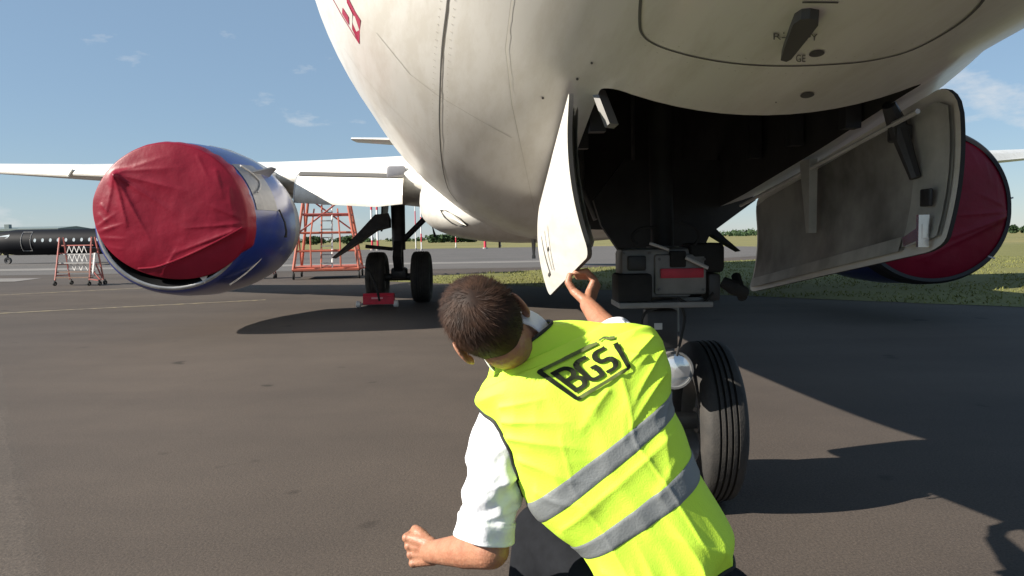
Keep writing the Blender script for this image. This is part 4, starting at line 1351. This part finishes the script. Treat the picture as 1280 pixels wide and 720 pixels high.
# left fist: knuckles ahead of the wrist, thumb side up, fingers folded to the palm
fh = (PP(498, 686, 1.90) - WL).normalized()
zz = Vector((0, 0, 1)); zz = (zz - fh * zz.dot(fh)).normalized()
pw = fh.cross(zz).normalized()
if pw.x < 0: pw = -pw
def FL(f, z, p): return WL + fh * f + zz * z + pw * p
for i in range(4):
    z0 = .031 - .0212 * i
    kf = .072 - .003 * i * (i > 0) - .001 * i
    capsule(bd, FL(.0, z0 * .55, .006), FL(kf, z0, .004), .0185, .0128, 12)
    capsule(bd, FL(kf, z0, 0), FL(kf + .007, z0 * .97, .034), .0126, .0115, 12)
    capsule(bd, FL(kf + .007, z0 * .97, .034), FL(kf - .014, z0 * .92, .048), .0115, .0105, 12)
    capsule(bd, FL(kf - .014, z0 * .92, .048), FL(kf - .032, z0 * .9, .036), .0105, .009, 12)
capsule(bd, FL(.010, .018, .010), FL(.048, .040, .020), .018, .0150, 12)
capsule(bd, FL(.048, .040, .020), FL(.072, .040, .036), .0138, .0125, 12)
capsule(bd, FL(.072, .040, .036), FL(.084, .024, .054), .0122, .0105, 12)
# right hand: pinching the lower edge of the door between thumb and fingers
KI = PP(737, 364, 2.45)                      # index knuckle
ac = Vector((.25, .93, -.20)).normalized()    # towards the little finger
tipx = plane.matrix_world @ dpt_l(.245, 1.0, .014) - PO
for i in range(4):
    k0 = KI + ac * (.020 * i) + Vector((.001 * i, 0, -.002 * i))
    capsule(bd, WR + ac * (.008 * i - .012), k0, .016, .0135, 12)
    sh_ = ac * (.020 * i) + Vector((.0, 0, -.003 * i))
    k1 = PP(743, 350, 2.455) + sh_
    k2 = PP(733, 339, 2.46) + sh_
    k3 = PP(719, 341, 2.46) + sh_ * .8
    capsule(bd, k0, k1, .0128, .0118, 12)
    capsule(bd, k1, k2, .0116, .0106, 12)
    capsule(bd, k2, k3, .0104, .0090, 12)
t0 = WR.lerp(KI, .35) + Vector((-.014, -.004, 0))
t1 = PP(717, 364, 2.44)
t2 = PP(710, 353, 2.45)
capsule(bd, t0, t1, .017, .0135, 12)
capsule(bd, t1, t2, .0128, .0115, 12)
capsule(bd, t2, PP(712, 344, 2.455), .0112, .0094, 12)
body = remesh('body', bd, .0032, 3, M_SKIN, person)
for s in (-1, 1):
    b = MB(); ellipsoid(b, HP(s * .032, .083, .004), HR, (.012, .012, .011), 16); b.build('eye', M_EYE, body, 60)

# --- hair: a close cap with short strands
hb = MB()
def cap_keep(l):
    ear = min((l - Vector((s * .083, .004, -.02))).length for s in (-1, 1))
    if ear < .032: return False
    if l.y > .045 and l.z < .045 + (l.y - .045) * .8: return False
    if l.y > -.02 and l.z < -.040: return False
    return l.z > -.098
n1_, n2_ = 96, 64
def cap_pt(i, k, off=0.0):
    th, ph = pi * i / n2_, 2 * pi * k / n1_
    dvec = Vector((sin(th) * cos(ph), sin(th) * sin(ph), cos(th)))
    p = Vector((.080 * dvec.x, .098 * dvec.y, (.094 if dvec.z > 0 else .128) * dvec.z))
    if p.z < -.03: p.x *= 1 - 3.2 * (-.03 - p.z); p.y *= 1 - 1.5 * (-.03 - p.z)
    lump = 1 + .014 * fbm(p, 14, 2) + off
    p = p * lump
    if p.z < -.02: p.x *= 1 - .0 * (p.z + .02); p.y *= 1
    return p + Vector((0, -.008, .022))
idx = {}
for i in range(n2_ + 1):
    for k in range(n1_):
        idx[(i, k)] = len(hb.v); hb.v.append(tuple(HC + HR @ cap_pt(i, k)))
for i in range(n2_):
    for k in range(n1_):
        c = cap_pt(i + .5, k + .5)
        if cap_keep(c):
            hb.f.append((idx[(i, k)], idx[(i + 1, k)], idx[(i + 1, (k + 1) % n1_)], idx[(i, (k + 1) % n1_)])); hb.mi.append(0)
rg = random.Random(4)
ns = 0
while ns < 9000:
    i, k = rg.uniform(0, n2_), rg.uniform(0, n1_)
    if rg.random() > sin(pi * i / n2_): continue
    p = cap_pt(i, k)
    if not cap_keep(p): continue
    ns += 1
    nrm = (p - Vector((0, -.008, .022))).normalized()
    # whorl at the crown: strands run away from it
    cr_ = Vector((.012, -.075, .075))
    away = p - cr_; away = away - nrm * away.dot(nrm)
    sw = nrm.cross(away)
    dr = (away.normalized() + sw.normalized() * .4 + Vector((rg.gauss(0, .16), rg.gauss(0, .16), rg.gauss(0, .16))) if away.length > 1e-4 else Vector((1, 0, 0))).normalized()
    ln = rg.uniform(.014, .030) * (1.0 if p.z > -.02 else .5)
    q = p + dr * ln + nrm * rg.uniform(-.002, .0022)
    sd2 = dr.cross(nrm).normalized() * rg.uniform(.0005, .0011)
    a0 = p - nrm * .002
    hb.add([HC + HR @ (a0 - sd2), HC + HR @ (a0 + sd2), HC + HR @ q], [(0, 1, 2)])
hair = hb.build('hair', M_HAIR, body, 0, recalc=False)
hair.data.shade_smooth()
hair['kind'] = 'stuff'

# --- vest: a loose sheet around the trunk, described ring by ring from hem to neck
VR = [  # left px, right px, distance left, distance right, half depth
    ((745, 745), (902, 690), 1.680, 1.665, .125),
    ((744, 722), (910, 662), 1.680, 1.665, .130),
    ((726, 684), (872, 585), 1.685, 1.670, .130),
    ((694, 660), (853, 535), 1.690, 1.680, .130),
    ((666, 632), (837, 497), 1.700, 1.690, .128),
    ((646, 588), (836, 462), 1.705, 1.700, .126),
    ((630, 548), (830, 440), 1.710, 1.710, .125),
    ((610, 520), (826, 426), 1.715, 1.720, .120),
    ((594, 500), (818, 414), 1.720, 1.730, .108),
    ((600, 487), (802, 407), 1.725, 1.735, .094),
    ((610, 470), (752, 404), 1.725, 1.745, .084),
    ((620, 449), (684, 402), 1.705, 1.745, .076)]
NV = len(VR) - 1
VL = [PP(*r[0], r[2]) for r in VR]
VRR = [PP(*r[1], r[3]) for r in VR]
VD = [r[4] for r in VR]
TK = list(range(NV + 1))
def ss(a, b, x):
    t = max(0, min(1, (x - a) / (b - a))); return t * t * (3 - 2 * t)
def ring_frame(t):
    l = Vector([hermite(TK, [p[j] for p in VL], t) for j in range(3)])
    r = Vector([hermite(TK, [p[j] for p in VRR], t) for j in range(3)])
    return l, r, hermite(TK, VD, t)
VCREASES = [(-.175, .37, -.04, .31, .008, .010, 1, .1), (-.175, .34, -.01, .25, .009, .010, 1, .1), (-.17, .30, -.04, .21, .007, .009, 1, .1), (-.17, .40, -.07, .375, .005, .008, 1, .1), (-.16, .25, -.06, .17, .005, .009, 1, .1),
    (.002, .10, .012, .46, .004, .006, .7, .4), (-.15, .175, .17, .185, .0028, .005, 1, 1), (.085, .08, .088, .40, .0028, .005, 1, .6), (-.08, .06, -.075, .30, .0022, .005, 1, .5),
    (.19, .42, .08, .345, .008, .011, 1, .1), (.19, .35, .09, .27, .008, .011, 1, .1), (.185, .29, .06, .235, .006, .009, 1, .1), (.18, .23, .10, .14, .006, .010, 1, .1), (.10, .44, .15, .36, .006, .010, .4, 1),
    (-.11, -.01, -.06, .085, .013, .014, 1, .1), (-.045, -.01, -.03, .10, .015, .013, 1, .1), (.02, -.01, .01, .085, .015, .013, 1, .1), (.085, -.01, .05, .11, .014, .013, 1, .1), (.14, -.01, .12, .095, .012, .012, 1, .1), (.02, .10, .12, .06, .006, .01, .3, 1), (-.12, .09, -.03, .055, .006, .01, 1, .2), (.06, .135, .13, .155, .004, .008, 1, .3), (-.03, .29, .05, .33, .004, .008, .3, 1)]
def vest_pt(a, t, off=0.0):
    l, r, hd = ring_frame(t)
    l2, r2, _ = ring_frame(min(NV, t + .15)); l1, r1, _ = ring_frame(max(0, t - .15))
    c, h = (l + r) / 2, (r - l) / 2
    sp = ((l2 + r2) - (l1 + r1)).normalized()
    back = h.cross(sp).normalized()
    if back.y > 0: back = -back
    ca, sa = cos(a), sin(a)
    e = 2 / 2.9
    x = abs(ca) ** e * (1 if ca >= 0 else -1)
    y = abs(sa) ** e * (1 if sa >= 0 else -1)
    nrm = (h.normalized() * ca + back * sa).normalized()
    s_, q = x * h.length, t * .056
    # cloth folds: loose hem, creases from the armholes, packing creases
    d = 0.0
    up = 1 - .8 * ss(8.0, 9.5, t)
    d += .007 * noise.noise(Vector((s_ * 5, q * 5, 5))) * up + .0028 * noise.noise(Vector((s_ * 17, q * 13, 9))) * up
    d += .0060 * (.4 - abs(noise.noise(Vector((s_ * 9 + q * 8, q * 9 - s_ * 7, 12))))) * up
    d += seg_crease(s_, q, VCREASES) * up * 1.55
    hem = 1 - ss(0, 2.2, t)
    d += hem * .006 * sin(s_ * 48 + 2 * noise.noise(Vector((s_ * 5, 0, 1))))
    return c + h * x + back * (y * hd) + nrm * (d + off)
NA_, NT_ = 320, 200
vm = MB()
vm.loft([[vest_pt(2 * pi * k / NA_, NV * i / NT_) for k in range(NA_)] for i in range(NT_ + 1)], cap=False)
vest = vm.build('vest', M_VEST, person, 0)
vest.data.shade_smooth()
bpy.context.view_layer.update()
vbvh = BVHTree.FromPolygons([v.co.copy() for v in vest.data.vertices], [tuple(p.vertices) for p in vest.data.polygons])
# reflective bands
for ta, tb in ((1.98, 2.46), (3.57, 4.28)):
    b = MB(); g = [[vest_pt(2 * pi * k / NA_, ta + (tb - ta) * i / 10, .0028 if 0 < i < 10 else .0008) for k in range(NA_)] for i in range(11)]
    b.loft(g, cap=False); o = b.build('reflective_band', M_TAPE, vest, 0); o.data.shade_smooth()
# bindings
def loop_tube(name, pts, r, parent):
    b = MB(); b.tube(pts + [pts[0]], r, 7, cap=False); return b.build(name, M_PIPE, parent, 60)
loop_tube('hem_binding', [vest_pt(2 * pi * k / 120, 0, .001) for k in range(120)], .005, vest)
loop_tube('neck_binding', [vest_pt(2 * pi * k / 90, NV, .001) for k in range(90)], .004, vest)

# --- lettering on the back, projected on the cloth
Q = {'bl': (722, 499), 'br': (786, 460), 'tl': (674, 465), 'tr': (765, 421)}
def vq(x, y):
    u = (1 - x) * (1 - y) * Q['bl'][0] + x * (1 - y) * Q['br'][0] + (1 - x) * y * Q['tl'][0] + x * y * Q['tr'][0]
    v = (1 - x) * (1 - y) * Q['bl'][1] + x * (1 - y) * Q['br'][1] + (1 - x) * y * Q['tl'][1] + x * y * Q['tr'][1]
    return u, v
def on_vest(x, y, off=.0040):
    o = W((0, 0, CAM_H)); d = (PP(*vq(x, y), 2.0) - o).normalized()
    h, n, i, di = vbvh.ray_cast(o, d)
    if h is None: return None
    if n.dot(d) > 0: n = -n
    return h + n * off
def arcp(cx, cy, rx, ry, a0, a1, n=8):
    return [(cx + rx * cos(radians(a0 + (a1 - a0) * k / n)), cy + ry * sin(radians(a0 + (a1 - a0) * k / n))) for k in range(n + 1)]
def stroke(mb, pts, wx, closed=False):
    ph = []
    pp = pts + ([pts[0]] if closed else [])
    for a, b in zip(pp[:-1], pp[1:]):
        n = max(1, int(hypot(b[0] - a[0], b[1] - a[1]) / .03))
        ph += [(a[0] + (b[0] - a[0]) * k / n, a[1] + (b[1] - a[1]) * k / n) for k in range(n)]
    ph.append(pp[-1])
    A, B = [], []
    asp = 1.22
    for i, p in enumerate(ph):
        p0, p1 = ph[max(0, i - 1)], ph[min(len(ph) - 1, i + 1)]
        if closed and i in (0, len(ph) - 1): p0, p1 = ph[-2], ph[1]
        tx, ty = (p1[0] - p0[0]) * asp, p1[1] - p0[1]
        L_ = hypot(tx, ty) or 1
        nx, ny = -ty / L_ / asp, tx / L_
        C_ = [on_vest(p[0] + nx * wx * (.5 - j / 4), p[1] + ny * wx * (.5 - j / 4)) for j in range(5)]
        if all(c is not None for c in C_): A.append(C_)
    mb.loft(A, closed=False)
y0, y1 = .19, .80; ym = .50
def letter(name, strokes, w=.094):
    b = MB()
    for s_ in strokes: stroke(b, s_, w)
    return b.build(name, M_PRINT, vest, 0)
x0, x1 = .11, .31
letter('letter_b', [[(x0, y0 - .045)] + [(x0, y1 + .045)], [(x0, y1), (x1 - .08, y1)] + arcp(x1 - .09, (y1 + ym) / 2 + .01, .085, (y1 - ym) / 2 - .01, 90, -90) + [(x0, ym)], [(x0, ym), (x1 - .07, ym)] + arcp(x1 - .08, (y0 + ym) / 2, .09, (ym - y0) / 2, 90, -90) + [(x0, y0)]])
x0, x1 = .39, .59
letter('letter_g', [[(x1 - .01, y1), (x0 + .09, y1)] + arcp(x0 + .09, y1 - .14, .09, .14, 90, 180) + arcp(x0 + .09, y0 + .14, .09, .14, 180, 270) + [(x1, y0), (x1, ym - .02), (x0 + .13, ym - .02)]])
x0, x1 = .66, .86
letter('letter_s', [[(x1 - .01, y1), (x0 + .08, y1)] + arcp(x0 + .08, (y1 + ym) / 2, .08, (y1 - ym) / 2, 90, 270) + [(x1 - .08, ym)] + arcp(x1 - .08, (y0 + ym) / 2, .08, (ym - y0) / 2, 90, -90) + [(x0 + .0, y0)]])
b = MB(); stroke(b, [(.05, 1.0), (.80, 1.0)], .085); b.build('print_frame', M_PRINTG, vest, 0)
b = MB(); stroke(b, [(.05, 0.0), (.95, 0.0)], .085); b.build('print_frame', M_PRINTG, vest, 0)
b = MB(); stroke(b, [(.06, 1.0)] + arcp(.03, .96, .03, .04, 90, 180, 4) + [(0, .5)] + arcp(.03, .04, .03, .04, 180, 270, 4) + [(.07, 0)], .085); b.build('print_frame', M_PRINT, vest, 0)
b = MB(); stroke(b, [(.99, .78), (1.0, .5)] + arcp(.97, .04, .03, .04, 0, -90, 4) + [(.94, 0)], .085); b.build('print_frame', M_PRINT, vest, 0)
b = MB(); stroke(b, [(.83, 1.03), (.90, 1.06), (.96, .96), (1.02, .92)], .07); b.build('print_emblem', M_PRINTG, vest, 0)

# --- shirt: sleeves rolled to the elbow, and collar
SCREASES = [(-.12, .03, -.02, .09, .010, .008, 1, .2), (.10, .05, .0, .12, .011, .008, 1, .2), (-.10, .10, .03, .145, .012, .008, 1, .2), (.12, .10, .02, .155, .012, .007, 1, .2), (-.14, .14, -.03, .168, .010, .006, 1, .3), (.06, .03, .02, .08, .008, .007, 1, .2), (-.04, .05, .05, .10, .008, .007, .2, 1), (.15, .145, .06, .168, .010, .006, 1, .3), (.17, .05, .13, .14, .009, .008, 1, .4), (-.17, .06, -.12, .15, .009, .008, 1, .4)]
def sleeve(name, pts, rads, seed, cuff=True):
    n = 96
    P_ = [Vector(p) for p in pts]
    m_ = 90
    rings = []
    tot = len(P_) - 1
    ref = None
    TKs = list(range(len(P_)))
    path = [Vector([hermite(TKs, [p[j] for p in P_], tot * i / m_) for j in range(3)]) for i in range(m_ + 1)]
    for i in range(m_ + 1):
        t = (path[min(i + 1, m_)] - path[max(i - 1, 0)]).normalized()
        if ref is None: ref = Vector((1, 0, 0))
        x = (ref - t * ref.dot(t)).normalized(); ref = x
        y = t.cross(x)
        q = i / m_
        r = hermite(TKs, rads, tot * q)
        ring = []
        for k in range(n):
            a = 2 * pi * k / n
            dv = x * cos(a) + y * sin(a)
            w1 = .010 * noise.noise(Vector((cos(a) * 1.6 + seed, sin(a) * 1.6, q * 7)))
            w2 = .0035 * sin(q * 34 + 2.5 * cos(a + seed) + 3 * noise.noise(Vector((cos(a) * 2, sin(a) * 2, q * 3 + seed)))) * ss(.2, .6, q) * (.4 + .6 * max(0, cos(a - 1.0)))
            w2 += seg_crease(((a - 2.2 + pi) % (2 * pi) - pi) * .06, q * .21, SCREASES)
            if cuff and q > .82: w2 *= .25; w1 *= .6
            rr = r + w1 + w2
            if cuff: rr += .0065 * ss(.815, .83, q)
            ring.append(path[i] + dv * rr)
        rings.append(ring)
    rings.append([path[-1] + (p - path[-1]) * .86 for p in rings[-1]])
    rings.append([path[-1].lerp(path[-9], 1) + (p - path[-1]) * .84 for p in rings[-2]])
    b = MB(); b.loft(rings, cap=False)
    o = b.build(name, M_SHIRT, person, 0); o.data.shade_smooth()
    return rings
eL = EL + (EL - SL).normalized() * -.012
rl = sleeve('shirt_sleeve', [PP(662, 500, 1.715), PP(632, 535, 1.70), PP(619, 590, 1.685), PP(611, 635, 1.675), PP(605, 672, 1.668)], [.060, .063, .060, .058, .062], 1.3)
rr_ = sleeve('shirt_sleeve', [SR, SR.lerp(ER, .33), SR.lerp(ER, .66), ER, ER.lerp(WR, .12)], [.06, .06, .057, .056, .058], 4.1)
# binding where the sleeve leaves the vest
def armhole(rings):
    pts = []
    n = len(rings[0])
    for k in range(n):
        hit = None
        for i in range(len(rings) - 4, 0, -1):
            a, b2 = rings[i][k], rings[i - 1][k]
            d = b2 - a
            h, nn, fi, di = vbvh.ray_cast(a, d.normalized(), d.length)
            if h is not None:
                hit = h; break
        if hit is not None: pts.append(hit)
    return pts
ah = armhole(rl)
if len(ah) > 8:
    b = MB(); b.tube(ah + [ah[0]], .0058, 7, cap=False); b.build('armhole_binding', M_PIPE, vest, 60)
ah = armhole(rr_)
if len(ah) > 8:
    b = MB(); b.tube(ah + [ah[0]], .0058, 7, cap=False); b.build('armhole_binding', M_PIPE, vest, 60)
# collar
na = (HP(0, -.03, -.09) - C7).normalized()
cx_ = (Rh - na * Rh.dot(na)).normalized(); cy_ = na.cross(cx_)
b = MB()
cc = C7 + na * .012
rings = []
for h_, r_ in ((-.03, .078), (0, .073), (.030, .066), (.037, .068), (.028, .0735), (-.004, .082), (-.02, .085)):
    rings.append([cc + na * (h_ + .006 * sin(2 * pi * k / 40)) + (cx_ * cos(2 * pi * k / 40) + cy_ * sin(2 * pi * k / 40)) * r_ for k in range(40)])
b.loft(rings, cap=False); col_ = b.build('shirt_collar', M_SHIRT, person, 0); col_.data.shade_smooth()

# --- trousers and shoes
tb_ = MB()
ellipsoid(tb_, HIP, Matrix.Identity(3), (.185, .15, .15))
for h, k, a in ((HL, KL, AL), (HRr, KR, AR)):
    capsule(tb_, HIP.lerp(h, .5), h, .12, .115)
    capsule(tb_, h, k, .105, .078)
    capsule(tb_, k, k.lerp(a, .5), .078, .074)
    capsule(tb_, k.lerp(a, .4), a + Vector((0, 0, .02)), .072, .058)
remesh('trousers', tb_, .012, 4, M_TROUS, person)
for a in (AL, AR):
    b = MB(); f = Vector((-.25, .97, 0))
    z0 = -PO.z
    rings = []
    for q, w_, h_ in ((-.07, .022, .05), (-.05, .036, .075), (0, .042, .09), (.07, .044, .07), (.13, .05, .05), (.18, .042, .04), (.205, .02, .025)):
        c = Vector((a.x, a.y, z0 + .004)) + f * q; sdv = Vector((f.y, -f.x, 0))
        rings.append([c + sdv * w_ * cos(t) + Vector((0, 0, max(0, h_ * (.35 + .65 * sin(t))))) for t in [2 * pi * k / 16 for k in range(16)]])
    b.loft(rings); b.build('shoe', M_SHOE, person, 50)
